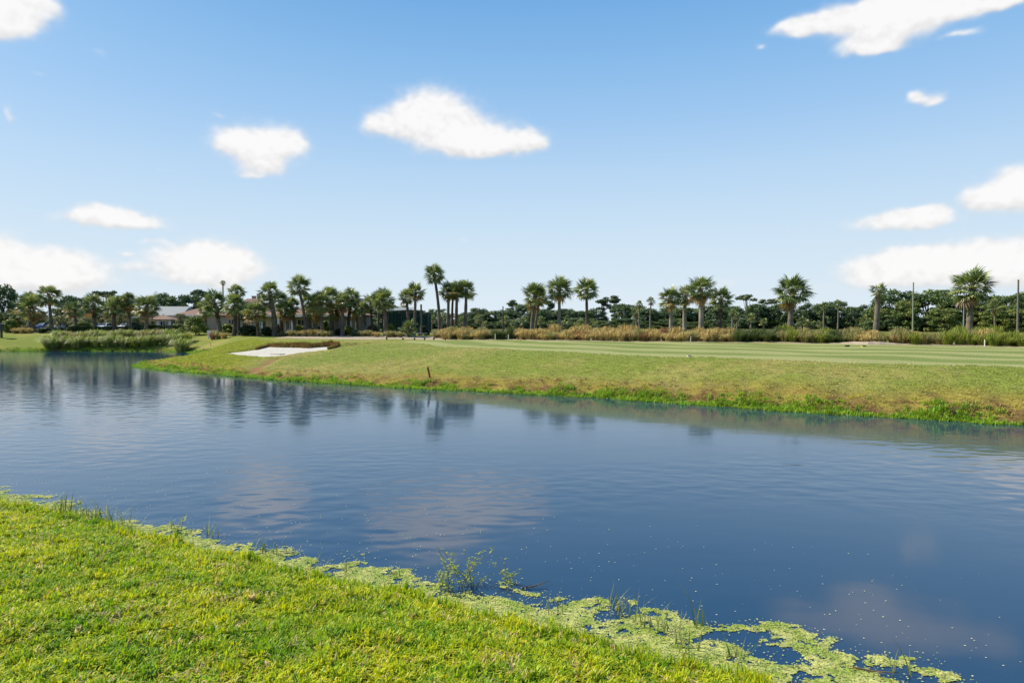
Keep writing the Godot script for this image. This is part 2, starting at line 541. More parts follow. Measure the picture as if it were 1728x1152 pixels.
func make_sand():
	var rng := RandomNumberGenerator.new()
	rng.seed = 90
	var lo := Vector2(1e9, 1e9); var hi := Vector2(-1e9, -1e9)
	for q in BUNKER:
		lo = lo.min(q); hi = hi.max(q)
	var st := Shape.new()
	var step := 0.3
	var x := lo.x - 0.3
	while x < hi.x + 0.3:
		var d := lo.y - 0.3
		while d < hi.y + 0.3:
			if bunker_distance(Vector2(x + step * 0.5, d + step * 0.5)) < 0.2:
				var p := []
				for k in [Vector2(0, 0), Vector2(0, step), Vector2(step, step), Vector2(step, 0)]:
					var g: Vector2 = Vector2(x, d) + k
					p.append(Vector3(g.x, bunker_floor(g.y) + 0.015 + fine.get_noise_2d(g.x * 1.5, g.y * 1.5) * 0.03 + noise.get_noise_2d(g.x * 2, g.y * 2) * 0.05, -g.y))
				st.quad(p[0], p[1], p[2], p[3])
			d += step
		x += step
	var b := structure("bunker_sand", st.mesh(), M.sand)
	b.set_meta("label", "bright white sand of the bunker")
	# sandy planting bed behind the tee, with an uneven front edge
	st = Shape.new()
	var rows := []
	for i in BED.size() - 1:
		var a: Vector2 = BED[i]; var e: Vector2 = BED[i + 1]
		var n := int(ceil(a.distance_to(e) / 0.5))
		var side: Vector2 = (e - a).normalized().orthogonal()
		if side.y < 0: side = -side
		for k in n:
			var p := a.lerp(e, float(k) / n)
			var wob := noise.get_noise_2d(p.x * 1.6, p.y * 1.6) * 1.6 + fine.get_noise_2d(p.x, p.y) * 0.5
			var bulge := 1.6 * exp(-pow((p.x + 19.0) / 5.5, 2.0)) + 1.5 * exp(-pow((p.x - 35.5) / 2.2, 2.0)) + 0.8 * exp(-pow((p.x - 5.5) / 1.2, 2.0))
			var line := []
			for u in 9:
				var q: Vector2 = p + side * (lerpf(-0.45 + wob * 0.5 - bulge, 7.5, pow(u / 8.0, 1.3)))
				line.append(on_far(q.x, q.y) + Vector3(0, 0.05 if u > 0 else -0.02, 0) + Vector3(0, 0.05 * fine.get_noise_2d(q.x * 2, q.y * 2) if u > 0 else 0.0, 0) + Vector3(0, 0.25 * exp(-pow((q.x - 35.8) / 2.0, 2.0)) if u == 1 or u == 2 else 0.0, 0))
			rows.append(line)
	for i in rows.size() - 1:
		for u in 8:
			st.quad(rows[i][u], rows[i][u + 1], rows[i + 1][u + 1], rows[i + 1][u])
	structure("sandy_bed", st.mesh(), M.bed_sand)

# ---------------------------------------------------------------- trees
func leaf_clump(s: Shape, rng: RandomNumberGenerator, at: Vector3, r: Vector3, count: int, size: float, col: Color):
	for i in count:
		var dir := Vector3(rng.randfn(), rng.randfn(), rng.randfn()).normalized()
		var p := at + dir * r * pow(rng.randf(), 0.45)
		var nrm := (dir * 0.9 + Vector3(rng.randfn() * 0.5, rng.randfn() * 0.5 + 0.35, rng.randfn() * 0.5)).normalized()
		var u := nrm.cross(Vector3(rng.randfn(), rng.randfn(), rng.randfn())).normalized()
		var w := nrm.cross(u)
		var a := size * rng.randf_range(0.6, 1.3)
		s.quad(p - u * a, p + w * a * 0.55, p + u * a, p - w * a * 0.55, vary(rng, col, 0.3))

func trunk_shape(rng: RandomNumberGenerator, height: float, radius: float, limbs: Array, col: Color) -> Shape:
	var s := Shape.new()
	var path := []; var radii := []; var cols := []
	for i in 6:
		var t := i / 5.0
		path.append(Vector3(sin(t * 3.0 + radius * 9.0) * radius * 0.7, height * t - 0.2, cos(t * 2.0) * radius * 0.5))
		radii.append(radius * (1.25 - 0.7 * t)); cols.append(vary(rng, col, 0.25))
	s.tube(path, radii, 7, cols)
	for l in limbs:
		var from: Vector3 = path[3]
		var mid: Vector3 = from.lerp(l, 0.5) + Vector3(0, 0.3, 0)
		s.tube([from, mid, l], [radius * 0.5, radius * 0.3, radius * 0.12], 5, [col])
	return s

# a crown and trunk for a tree one metre tall and one metre wide, in several kinds
func tree_kind(kind: int, seed_: int) -> Array:
	var rng := RandomNumberGenerator.new()
	rng.seed = seed_ * 37 + kind
	var s := Shape.new()
	var limbs := []
	var cols := [[Color(0.07, 0.12, 0.045), Color(0.105, 0.16, 0.05), Color(0.06, 0.105, 0.05)], [Color(0.09, 0.145, 0.04), Color(0.14, 0.19, 0.05), Color(0.07, 0.12, 0.04)], [Color(0.13, 0.18, 0.04), Color(0.09, 0.145, 0.036), Color(0.18, 0.21, 0.05)], [Color(0.065, 0.10, 0.045), Color(0.085, 0.12, 0.055)], [Color(0.08, 0.115, 0.05), Color(0.10, 0.135, 0.06)], [Color(0.20, 0.23, 0.06), Color(0.11, 0.155, 0.045), Color(0.28, 0.24, 0.10), Color(0.08, 0.125, 0.045)], [Color(0.08, 0.135, 0.045), Color(0.14, 0.19, 0.06), Color(0.07, 0.115, 0.05)]]
	var palette: Array = cols[kind]
	if kind == 3 or kind == 4:
		var n := 13 if kind == 3 else 9
		for i in n:
			var t := rng.randf()
			var y := (0.62 + 0.36 * t) if kind == 3 else rng.randf_range(0.84, 0.97)
			var a := rng.randf() * TAU
			var reach := (0.42 * (1.0 - t * 0.6) * rng.randf_range(0.4, 1.0)) if kind == 3 else 0.42 * sqrt(rng.randf())
			var at := Vector3(cos(a) * reach, y, sin(a) * reach)
			leaf_clump(s, rng, at, Vector3(0.19, 0.045, 0.19), 130, 0.036, palette[i % palette.size()])
			limbs.append(at)
		return [s.mesh(), trunk_shape(rng, 0.93, 0.022, limbs, Color(0.10, 0.08, 0.065)).mesh()]
	var clumps := 88 if kind != 5 else 66
	for i in clumps:
		var u := rng.randf(); var a := rng.randf() * TAU
		var y := 0.03 + 0.87 * u
		var wide := 0.42 * pow(sin(clampf(y * 0.76 + 0.22, 0, 1) * PI), 0.4)
		if kind == 6: wide = 0.5 * cos(y * 1.1)
		if kind == 1: wide = 0.42 * pow(sin(clampf(y * 0.8 + 0.18, 0, 1) * PI), 0.35)
		var rr := wide * sqrt(rng.randf_range(0.25, 1.0))
		var at := Vector3(cos(a) * rr, y, sin(a) * rr)
		var size := rng.randf_range(0.09, 0.16)
		leaf_clump(s, rng, at, Vector3(size, size * 0.62, size), 90 if kind != 5 else 75, 0.027 if kind != 5 else 0.025, palette[rng.randi() % palette.size()])
		if i < 7: limbs.append(at)
	return [s.mesh(), trunk_shape(rng, 0.7, 0.028, limbs, Color(0.11, 0.09, 0.075)).mesh()]

func make_trees():
	var kinds := []
	for k in 7:
		var vs := []
		for i in (4 if k != 3 and k != 4 else 3): vs.append(tree_kind(k, i + 1))
		kinds.append(vs)
	var rng := RandomNumberGenerator.new()
	rng.seed = 55
	var called := ["oak_tree", "spreading_oak", "leafy_tree", "pine_tree", "flat_pine", "loose_tree", "woodland_thicket"]
	for r in TREES:
		var at := on_far(r[0], r[1])
		var o := thing(called[r[4]], r[5], "tree", at, rng.randf() * TAU, "trees beyond the golf course")
		var form: Array = kinds[r[4]][rng.randi() % kinds[r[4]].size()]
		var tall: float = (r[2] - at.y) * 1.07
		var wide: float = r[3] * 1.18
		var t := Transform3D(Basis.from_scale(Vector3(wide, tall, wide)), Vector3.ZERO)
		part(o, "trunk", form[1], M.bark, t)
		part(o, "crown", form[0], M.tree_leaf, t)

# ---------------------------------------------------------------- palms
var fronds := []
var dead_fronds := []

func frond_shape(rng: RandomNumberGenerator, col: Color, droop: float) -> Shape:
	var s := Shape.new()
	var stalk := Color(0.16, 0.17, 0.05)
	var p0 := Vector3.ZERO; var p1 := Vector3(0.42, 0.06, 0); var p2 := Vector3(0.78, 0.02 - droop * 0.15, 0)
	s.tube([p0, p1, p2], [0.03, 0.02, 0.014], 4, [stalk], false)
	var n := 17
	for i in n:
		var t := (i + 0.5) / n * 2.0 - 1.0
		var a := t * 1.95 + rng.randf_range(-0.05, 0.05)
		var l := (0.92 - 0.34 * t * t) * rng.randf_range(0.88, 1.08)
		var dir := Vector3(cos(a), 0.12 - 0.22 * absf(t), sin(a)).normalized()
		var side := Vector3(-sin(a), 0, cos(a))
		var m := p2 + dir * l * 0.55 + Vector3(0, -droop * 0.16, 0)
		var e := p2 + dir * l * 0.93 + Vector3(rng.randf_range(-0.03, 0.03), -droop * rng.randf_range(0.34, 0.62) - 0.02, rng.randf_range(-0.03, 0.03))
		var w := 0.05
		var c := vary(rng, col, 0.22)
		var fold := Vector3(0, 0.022, 0)
		s.quad(p2, m + side * w, m + fold, p2 + dir * 0.02, c)
		s.quad(p2, p2 + dir * 0.02, m + fold, m - side * w, c)
		s.quad(m + fold, m + side * w, e, e, c)
		s.quad(m + fold, e, e, m - side * w, c)
	return s

func make_fronds():
	var rng := RandomNumberGenerator.new()
	rng.seed = 17
	for col in [Color(0.13, 0.185, 0.05), Color(0.20, 0.26, 0.06), Color(0.11, 0.165, 0.06), Color(0.26, 0.31, 0.085), Color(0.155, 0.215, 0.07), Color(0.22, 0.245, 0.09)]:
		fronds.append(frond_shape(rng, col, rng.randf_range(0.25, 0.6)))
	for col in [Color(0.30, 0.24, 0.06), Color(0.24, 0.22, 0.05)]:
		fronds.append(frond_shape(rng, col, 0.6))
	for col in [Color(0.34, 0.20, 0.07), Color(0.27, 0.18, 0.10), Color(0.40, 0.26, 0.08)]:
		dead_fronds.append(frond_shape(rng, col, 1.0))

func frond_places(rng: RandomNumberGenerator, n: int, radius: float, yellow: float, dead: float) -> Array:
	var res := []
	for i in n:
		var u := (i + 0.5) / n
		var el := lerpf(82.0, -46.0, pow(u, 0.85)) + rng.randf_range(-8, 8)
		var az := i * 2.399963 + rng.randf_range(-0.3, 0.3)
		var pick := rng.randi() % 6
		var is_dead := false
		if u > 0.45 and rng.randf() < yellow * 0.8: pick = 6 + rng.randi() % 2
		if u > 0.7 and rng.randf() < dead * 0.75:
			is_dead = true; pick = rng.randi() % 3
			el -= rng.randf_range(5.0, 28.0)
		var k := radius / 1.62 * rng.randf_range(0.8, 1.15)
		var b := Basis(Vector3.UP, az) * Basis(Vector3.BACK, deg_to_rad(el)) * Basis(Vector3.RIGHT, rng.randf_range(-0.5, 0.5))
		res.append([Transform3D(b.scaled_local(Vector3(k, k, k)), Vector3.ZERO), pick, is_dead])
	return res

func palm_trunk(rng: RandomNumberGenerator, top: Vector3, radius: float, col: Color) -> Shape:
	var s := Shape.new()
	var path := []; var radii := []; var cols := []
	var bow := rng.randf_range(-0.18, 0.18)
	for i in 19:
		var t := i / 18.0
		var bend := pow(t, 1.5) if absf(top.x) > 0.5 else t
		path.append(Vector3(top.x * bend + bow * sin(t * PI), -0.3 + (top.y + 0.3) * t, top.z * t))
		radii.append(radius * (1.16 - 0.34 * t + 0.22 * pow(1.0 - t, 8.0)) * rng.randf_range(0.94, 1.06))
		cols.append(vary(rng, col * 1.35, 0.25))
	s.tube(path, radii, 10, cols)
	return s

func boots(rng: RandomNumberGenerator, top: Vector3, radius: float, share: float) -> Shape:
	var s := Shape.new()
	var n := int(60.0 * share) + 14
	for i in n:
		var t := 1.0 - (i + 0.5) / n * clampf(share * 0.62, 0.12, 0.62)
		var a := i * 2.399963
		var o := Vector3(cos(a), 0, sin(a))
		var p := Vector3(top.x * pow(t, 1.3), top.y * t, 0) + o * radius * 0.78
		var side := Vector3(-sin(a), 0, cos(a)) * 0.07
		var tip := p + o * 0.17 + Vector3(0, 0.28, 0) + side * rng.randf_range(-1.2, 1.2)
		var c := vary(rng, Color(0.22, 0.165, 0.115), 0.3)
		s.quad(p - side + Vector3(0, -0.1, 0), p + side + Vector3(0, -0.1, 0), tip + side * 0.5, tip - side * 0.5, c)
		s.quad(p - side * 0.2 - o * 0.02, tip - side * 0.5 - o * 0.04, tip + side * 0.5 - o * 0.04, p + side * 0.2 - o * 0.02, c)
	return s

func make_palms():
	make_fronds()
	var live := []; var gone := []
	for f in fronds: live.append(f.mesh())
	for f in dead_fronds: gone.append(f.mesh())
	var rng := RandomNumberGenerator.new()
	rng.seed = 404
	for r in PALMS:
		var at := on_far(r[0], r[1])
		var o := thing("cabbage_palm", r[10], "palm tree", at, 0.0, "palms around the golf course")
		var top := Vector3(r[2], r[3] - at.y - 0.1, rng.randf_range(-0.2, 0.2))
		var grey := Color(0.235, 0.205, 0.175)
		if r[10].contains("whitish") or r[10].contains("pale trunk"): grey = Color(0.36, 0.33, 0.30)
		if r[10].contains("brown") or r[10].contains("dark"): grey = Color(0.17, 0.135, 0.11)
		part(o, "trunk", palm_trunk(rng, top, r[5], grey).mesh(), M.bark)
		if r[6] > 0.05:
			part(o, "leaf_bases", boots(rng, top, r[5], r[6]).mesh(), M.bark)
		var crown := Node3D.new()
		crown.name = "crown"
		o.add_child(crown)
		crown.position = top
		for f in frond_places(rng, int(38 * r[9]), r[4] * 1.12, r[7], r[8]):
			part(crown, "frond", gone[f[1]] if f[2] else live[f[1]], M.leaf, f[0])
	var tops := []
	for i in 3:
		var s := Shape.new()
		for f in frond_places(rng, 22, 1.0, 0.15, 0.1):
			s.add(dead_fronds[f[1]] if f[2] else fronds[f[1]], f[0])
		tops.append(s.mesh())
	for r in SMALL_PALMS:
		var at := on_far(r[0], r[1])
		var o := thing("background_palm", r[4], "palm tree", at, 0.0, "small palms before the far trees")
		var top := Vector3(rng.randf_range(-0.15, 0.15), r[2] - at.y - 0.1, 0)
		part(o, "trunk", palm_trunk(rng, top, 0.17, Color(0.27, 0.25, 0.2)).mesh(), M.bark)
		part(o, "crown", tops[rng.randi() % 3], M.leaf, Transform3D(Basis(Vector3.UP, rng.randf() * TAU).scaled(Vector3.ONE * r[3]), top))
	# low spiky palm in the sand before the netted enclosure
	var y := on_far(-14.6, 96.5)
	var low := thing("spiky_palm", "low trunkless spiky palm before the netted enclosure", "palm tree", y, 0.0, "palms around the golf course")
	part(low, "stump", palm_trunk(rng, Vector3(0, 1.2, 0), 0.3, Color(0.2, 0.16, 0.12)).mesh(), M.bark)
	var hub := Node3D.new()
	hub.name = "crown"
	low.add_child(hub)
	hub.position = Vector3(0, 1.25, 0)
	for f in frond_places(rng, 34, 1.5, 0.1, 0.0): part(hub, "frond", live[f[1]], M.leaf, f[0])

# ---------------------------------------------------------------- shrubs and hedges
func make_shrubs():
	var rng := RandomNumberGenerator.new()
	rng.seed = 71
	var cols := [[Color(0.022, 0.042, 0.016), Color(0.03, 0.056, 0.018)], [Color(0.15, 0.20, 0.03), Color(0.10, 0.155, 0.025), Color(0.19, 0.22, 0.03)], [Color(0.12, 0.135, 0.05), Color(0.17, 0.15, 0.065), Color(0.075, 0.10, 0.035)]]
	for r in SHRUBS:
		var at := on_far(r[0], r[1])
		var o := thing("garden_shrub", r[5], "shrub", at, 0.0, "shrubs around the course buildings")
		var s := Shape.new()
		var tall: float = r[2] - at.y
		var limbs := []
		for i in 46:
			var a := rng.randf() * TAU; var u := rng.randf()
			var rr: float = 0.5 * r[3] * sqrt(rng.randf()) * cos(u * 1.2) * 0.85
			var p := Vector3(cos(a) * rr, 0.12 * tall + tall * 0.74 * u, sin(a) * rr)
			leaf_clump(s, rng, p, Vector3(0.16 * r[3], 0.16 * tall, 0.16 * r[3]), 110, 0.12, cols[r[4]][rng.randi() % cols[r[4]].size()])
			if i < 6: limbs.append(p)
		part(o, "foliage", s.mesh(), M.tree_leaf)
		part(o, "stem", trunk_shape(rng, tall * 0.5, 0.06, limbs, Color(0.11, 0.085, 0.06)).mesh(), M.bark)
	for h in [[-76.0, -66.0, 117.0, 1.0, "long dark clipped hedge behind the three left shore palms"], [-62.3, -56.2, 116.5, 1.15, "shorter dark clipped hedge before the small pavilion"]]:
		var at := on_far((h[0] + h[1]) * 0.5, h[2])
		var o := thing("clipped_hedge", h[4], "hedge", at, 0.0, "clipped hedges")
		var half: float = (h[1] - h[0]) * 0.5
		var s := Shape.new()
		for i in int(half * 2000):
			var p := Vector3(rng.randf_range(-half, half), rng.randf_range(0.02, h[3]), rng.randf_range(-0.55, 0.55))
			var face := rng.randi() % 3
			if face == 0: p.y = h[3] + rng.randfn() * 0.03
			elif face == 1: p.z = 0.55 + rng.randfn() * 0.03
			leaf_clump(s, rng, p, Vector3(0.02, 0.02, 0.02), 1, 0.085, Color(0.04, 0.072, 0.018))
		part(o, "foliage", s.mesh(), M.tree_leaf)
		var c := Shape.new()
		for k in int(half * 2.0):
			c.tube([Vector3(-half + 0.5 + k, -0.1, 0), Vector3(-half + 0.55 + k, h[3] * 0.8, 0.05)], [0.03, 0.015], 5, [Color(0.1, 0.08, 0.06)])
		part(o, "stems", c.mesh(), M.bark)

# ---------------------------------------------------------------- tall grasses
func grass_clump(rng: RandomNumberGenerator, blades: int, palette: Array, width: float, lean: float) -> Shape:
	var s := Shape.new()
	for i in blades:
		var a := rng.randf() * TAU
		var o := Vector3(cos(a), 0, sin(a))
		var root := o * 0.3 * sqrt(rng.randf())
		var tall := rng.randf_range(0.6, 1.06)
		var out := lean * rng.randf_range(0.1, 1.0)
		var side := Vector3(-sin(a), 0, cos(a)) * width
		var c := vary(rng, palette[rng.randi() % palette.size()], 0.25)
		var p1 := root + o * out * 0.3 + Vector3(0, tall * 0.55, 0)
		var p2 := root + o * out * 0.75 + Vector3(0, tall * (0.95 - out * 0.25), 0)
		var p3 := root + o * out * 1.15 + Vector3(0, tall * (0.98 - out * 0.75), 0)
		s.quad(root - side * 0.7, root + side * 0.7, p1 + side, p1 - side, c)
		s.quad(p1 - side, p1 + side, p2 + side * 0.7, p2 - side * 0.7, c)
		s.tri(p2 - side * 0.7, p2 + side * 0.7, p3, c)
	return s

func make_grasses():
	var rng := RandomNumberGenerator.new()
	rng.seed = 31
	var tan := [Color(0.50, 0.38, 0.15), Color(0.60, 0.47, 0.20), Color(0.36, 0.26, 0.11), Color(0.44, 0.37, 0.12)]
	var olive := [Color(0.24, 0.25, 0.07), Color(0.33, 0.28, 0.10), Color(0.16, 0.20, 0.05), Color(0.40, 0.33, 0.15)]
	var deep := [Color(0.055, 0.09, 0.025), Color(0.08, 0.12, 0.03), Color(0.12, 0.15, 0.04)]
	var russet := [Color(0.30, 0.16, 0.08), Color(0.40, 0.25, 0.12), Color(0.22, 0.12, 0.06)]
	var bright := [Color(0.19, 0.27, 0.03), Color(0.27, 0.32, 0.04), Color(0.13, 0.21, 0.03), Color(0.34, 0.31, 0.07)]
	var cord := [Color(0.22, 0.31, 0.05), Color(0.34, 0.38, 0.08), Color(0.15, 0.23, 0.045), Color(0.42, 0.42, 0.17)]
	var forms := []
	for p in [tan, olive, deep, russet, bright, cord]:
		var vs := []
		for i in 4: vs.append(grass_clump(rng, 330, p, 0.014, 0.72).mesh())
		forms.append(vs)
	for list in [GRASSES, BED_GRASSES]:
		for r in list:
			var at := on_far(r[0], r[1])
			var o := thing("grass_clump", r[5], "ornamental grass", at, rng.randf() * TAU, "tall grass clumps")
			var m: Mesh = forms[r[4]][rng.randi() % 4]
			part(o, "blades", m, M.dry_blade if r[4] in [0, 3] else M.blade, Transform3D(Basis.from_scale(Vector3(r[3] * 1.15, r[2] * 1.1, r[3] * 1.15)), Vector3.ZERO))

func blade_tuft(rng: RandomNumberGenerator, blades: int, spread: float, lean: float, width: float) -> Mesh:
	var s := Shape.new()
	for i in blades:
		var a := rng.randf() * TAU
		var o := Vector3(cos(a), 0, sin(a))
		var root := Vector3(rng.randf_range(-1, 1), 0, rng.randf_range(-1, 1)) * spread
		var tall := rng.randf_range(0.55, 1.1)
		var out := lean * rng.randf_range(0.2, 1.1)
		var side := Vector3(-sin(a), 0, cos(a)) * width
		var k := rng.randf_range(0.75, 1.15)
		var c := Color(k, k, k)
		var p1 := root + o * out * 0.4 + Vector3(0, tall * 0.6, 0)
		var p2 := root + o * out + Vector3(0, tall * (1.0 - out * 0.3), 0)
		s.quad(root - side, root + side, p1 + side * 0.9, p1 - side * 0.9, c)
		s.tri(p1 - side * 0.9, p1 + side * 0.9, p2, c)
	return s.mesh()

func upright(rng: RandomNumberGenerator, at: Vector3, wide: float, tall: float) -> Transform3D:
	return Transform3D(Basis(Vector3.UP, rng.randf() * TAU) * Basis.from_scale(Vector3(wide, tall, wide)), at)

func make_shore_growth():
	var rng := RandomNumberGenerator.new()
	rng.seed = 88
	# bright green growth at the water's edge of the far bank
	var places := []; var tints := PackedColorArray()
	for i in range(3, FAR_SHORE.size() - 3):
		var a: Vector2 = FAR_SHORE[i]; var b: Vector2 = FAR_SHORE[i + 1]
		var mid := (a + b) * 0.5
		if mid.x < -110 or mid.y < 10: continue
		var n := int(a.distance_to(b) * (95 if mid.y < 70 else 55))
		for k in n:
			var p := a.lerp(b, rng.randf()) + Vector2(rng.randfn() * 0.45, rng.randfn() * 0.45)
			var s := far_shore_distance(p)
			if s < -0.35 or s > 1.1: continue
			if noise.get_noise_2d(p.x * 3.0 + 9, p.y * 3.0) + rng.randf() * 0.5 < (0.05 if p.x < -21.0 else 0.12) and s > 0.1: continue
			if noise.get_noise_2d(p.x * 1.5 + 70, p.y * 1.5) < -0.45: continue
			var h := rng.randf_range(0.12, 0.28) * (1.0 + 0.7 * noise.get_noise_2d(p.x * 4, p.y * 4))
			places.append(upright(rng, Vector3(p.x, maxf(-0.05, far_height_at(p, s) - 0.02), -p.y), 0.3, h))
			var c := Color(0.19, 0.40, 0.025).lerp(Color(0.42, 0.48, 0.025), rng.randf() * 0.6)
			if rng.randf() < 0.12: c = Color(0.07, 0.16, 0.02)
			tints.append(vary(rng, c, 0.2))
	scatter("shore_reeds", blade_tuft(rng, 12, 0.5, 0.5, 0.045), M.blade, places, tints, "bright green water grass along the far waterline", "grass")
	# coarse rough on the slope of the far bank, and the yellow growth on the point
	places = []; tints = PackedColorArray()
	for k in 150000:
		var d := rng.randf_range(24, 92)
		var x := rng.randf_range(-46, minf(d * 0.86, 40.0))
		var p := Vector2(x, d)
		if Geometry2D.is_point_in_polygon(p, high_land) or not Geometry2D.is_point_in_polygon(p, far_land): continue
		var s := far_shore_distance(p)
		if s < 0.4 or bunker_distance(p) < 0.25: continue
		var n := noise.get_noise_2d(x * 1.2, d * 1.2)
		if s < 1.7 and rng.randf() < 0.2 + n: continue
		if line_distance(p, GULLY) < 0.5: continue
		var c := far_color(p, s)
		if rng.randf() < 0.22: c = c.lerp(Color(0.5, 0.41, 0.2), 0.6)
		if x < -22.0: c = c.lerp(Color(0.30, 0.36, 0.02), 0.5)
		var h := rng.randf_range(0.05, 0.10)
		if s < 1.3 + n * 1.5:
			h *= rng.randf_range(1.0, 2.2)
			c = [Color(0.46, 0.36, 0.10), Color(0.30, 0.18, 0.08), Color(0.40, 0.38, 0.05), Color(0.2, 0.12, 0.06)][rng.randi() % 4]
		if x < -24.0: h *= 1.7
		c = c * 1.2
		places.append(upright(rng, Vector3(x, far_height_at(p, s) - 0.01, -d), 0.12, h))
		tints.append(vary(rng, c, 0.25))
	scatter("rough_grass", blade_tuft(rng, 9, 0.7, 0.8, 0.08), M.blade, places, tints, "coarse rough grass covering the far bank slope", "grass")
	# dry fringe hanging over the back lip of the bunker
	places = []; tints = PackedColorArray()
	for i in range(3, 12):
		var a: Vector2 = BUNKER[i]; var b: Vector2 = BUNKER[i + 1]
		for k in int(a.distance_to(b) * 130):
			var p := a.lerp(b, rng.randf()) + Vector2(0, rng.randf_range(0.0, 0.7))
			places.append(upright(rng, Vector3(p.x, far_height(p) - 0.03, -p.y), 0.2, rng.randf_range(0.18, 0.4) * (1.25 if i > 8 else 1.0)))
			tints.append(vary(rng, [Color(0.36, 0.20, 0.08), Color(0.25, 0.13, 0.06), Color(0.42, 0.30, 0.10), Color(0.30, 0.27, 0.06)][rng.randi() % 4], 0.25))
	scatter("bunker_fringe", blade_tuft(rng, 10, 0.5, 0.7, 0.06), M.dry_blade, places, tints, "dry brown grass fringe along the back lip of the bunker", "grass")

# ---------------------------------------------------------------- foreground
func make_lawn():
	var rng := RandomNumberGenerator.new()
	rng.seed = 5
	var kinds := [[], [], []]
	var tints := [PackedColorArray(), PackedColorArray(), PackedColorArray()]
	var patch := FastNoiseLite.new()
	patch.seed = 61; patch.frequency = 0.55; patch.fractal_octaves = 3
	var d := 3.2
	while d < 21.0:
		var step := 0.042 if d < 9.0 else 0.05
		var x := -0.86 * d - 1.2
		while x < minf(0.86 * d + 1.2, 9.0):
			var p := Vector2(x + rng.randf_range(-0.5, 0.5) * step, d + rng.randf_range(-0.5, 0.5) * step)
			x += step
			if p.y > 16.4 - 0.62 * (p.x + 11.4) + 1.2 and p.x > -14: continue
			var s := near_shore_distance(p)
			if s < -0.7 or (s < 0.0 and rng.randf() > 0.32 * exp(s * 2.4)): continue
			var n := patch.get_noise_2d(p.x, p.y)
			var n2 := patch.get_noise_2d(p.x * 4.0 + 30, p.y * 4.0)
			var bare := patch.get_noise_2d(p.x * 1.7 - 80, p.y * 1.7)
			if bare > 0.38 and rng.randf() < 0.6: continue
			var gap := patch.get_noise_2d(p.x * 9.0 + 11, p.y * 9.0)
			if gap > 0.17 and rng.randf() < 0.85: continue
			var tall := rng.randf_range(0.05, 0.11) * (1.0 + 0.9 * n2 - 0.5 * gap)
			var c := Color(0.19, 0.36, 0.01).lerp(Color(0.60, 0.61, 0.012), clampf(0.5 + n * 0.55 + gap * 0.5 + rng.randf_range(-0.5, 0.5), 0, 1))
			var roll := rng.randf() - bare * 0.12
			if roll < 0.035: c = Color(0.66, 0.54, 0.25)
			elif roll < 0.07: c = Color(0.52, 0.40, 0.08)
			elif roll < 0.10: c = Color(0.07, 0.15, 0.01)
			if s < 0.35: tall *= rng.randf_range(1.2, 1.9)
			if s < 0.0: tall = rng.randf_range(0.08, 0.2) - s * 0.1
			var k := rng.randi() % 3
			kinds[k].append(upright(rng, Vector3(p.x, near_height_at(p, s) - 0.008, -p.y), 0.13 if s > 0.0 else 0.07, tall))
			tints[k].append(vary(rng, c, 0.22))
		d += step
	for k in 3:
		scatter(["lawn_grass", "lawn_grass_002", "lawn_grass_003"][k], blade_tuft(rng, 7, 0.45, 1.0, 0.075), M.blade, kinds[k], tints[k], ["sunlit yellow green lawn grass on the near bank", "broad bladed lawn grass mixed over the near bank", "short lawn grass blades filling the near bank"][k], "grass")

func mat_width(x: float) -> float:
	var w := 0.85 + 0.35 * smoothstep(-4.0, 0.5, x) + 0.6 * smoothstep(0.5, 3.6, x)
	return w

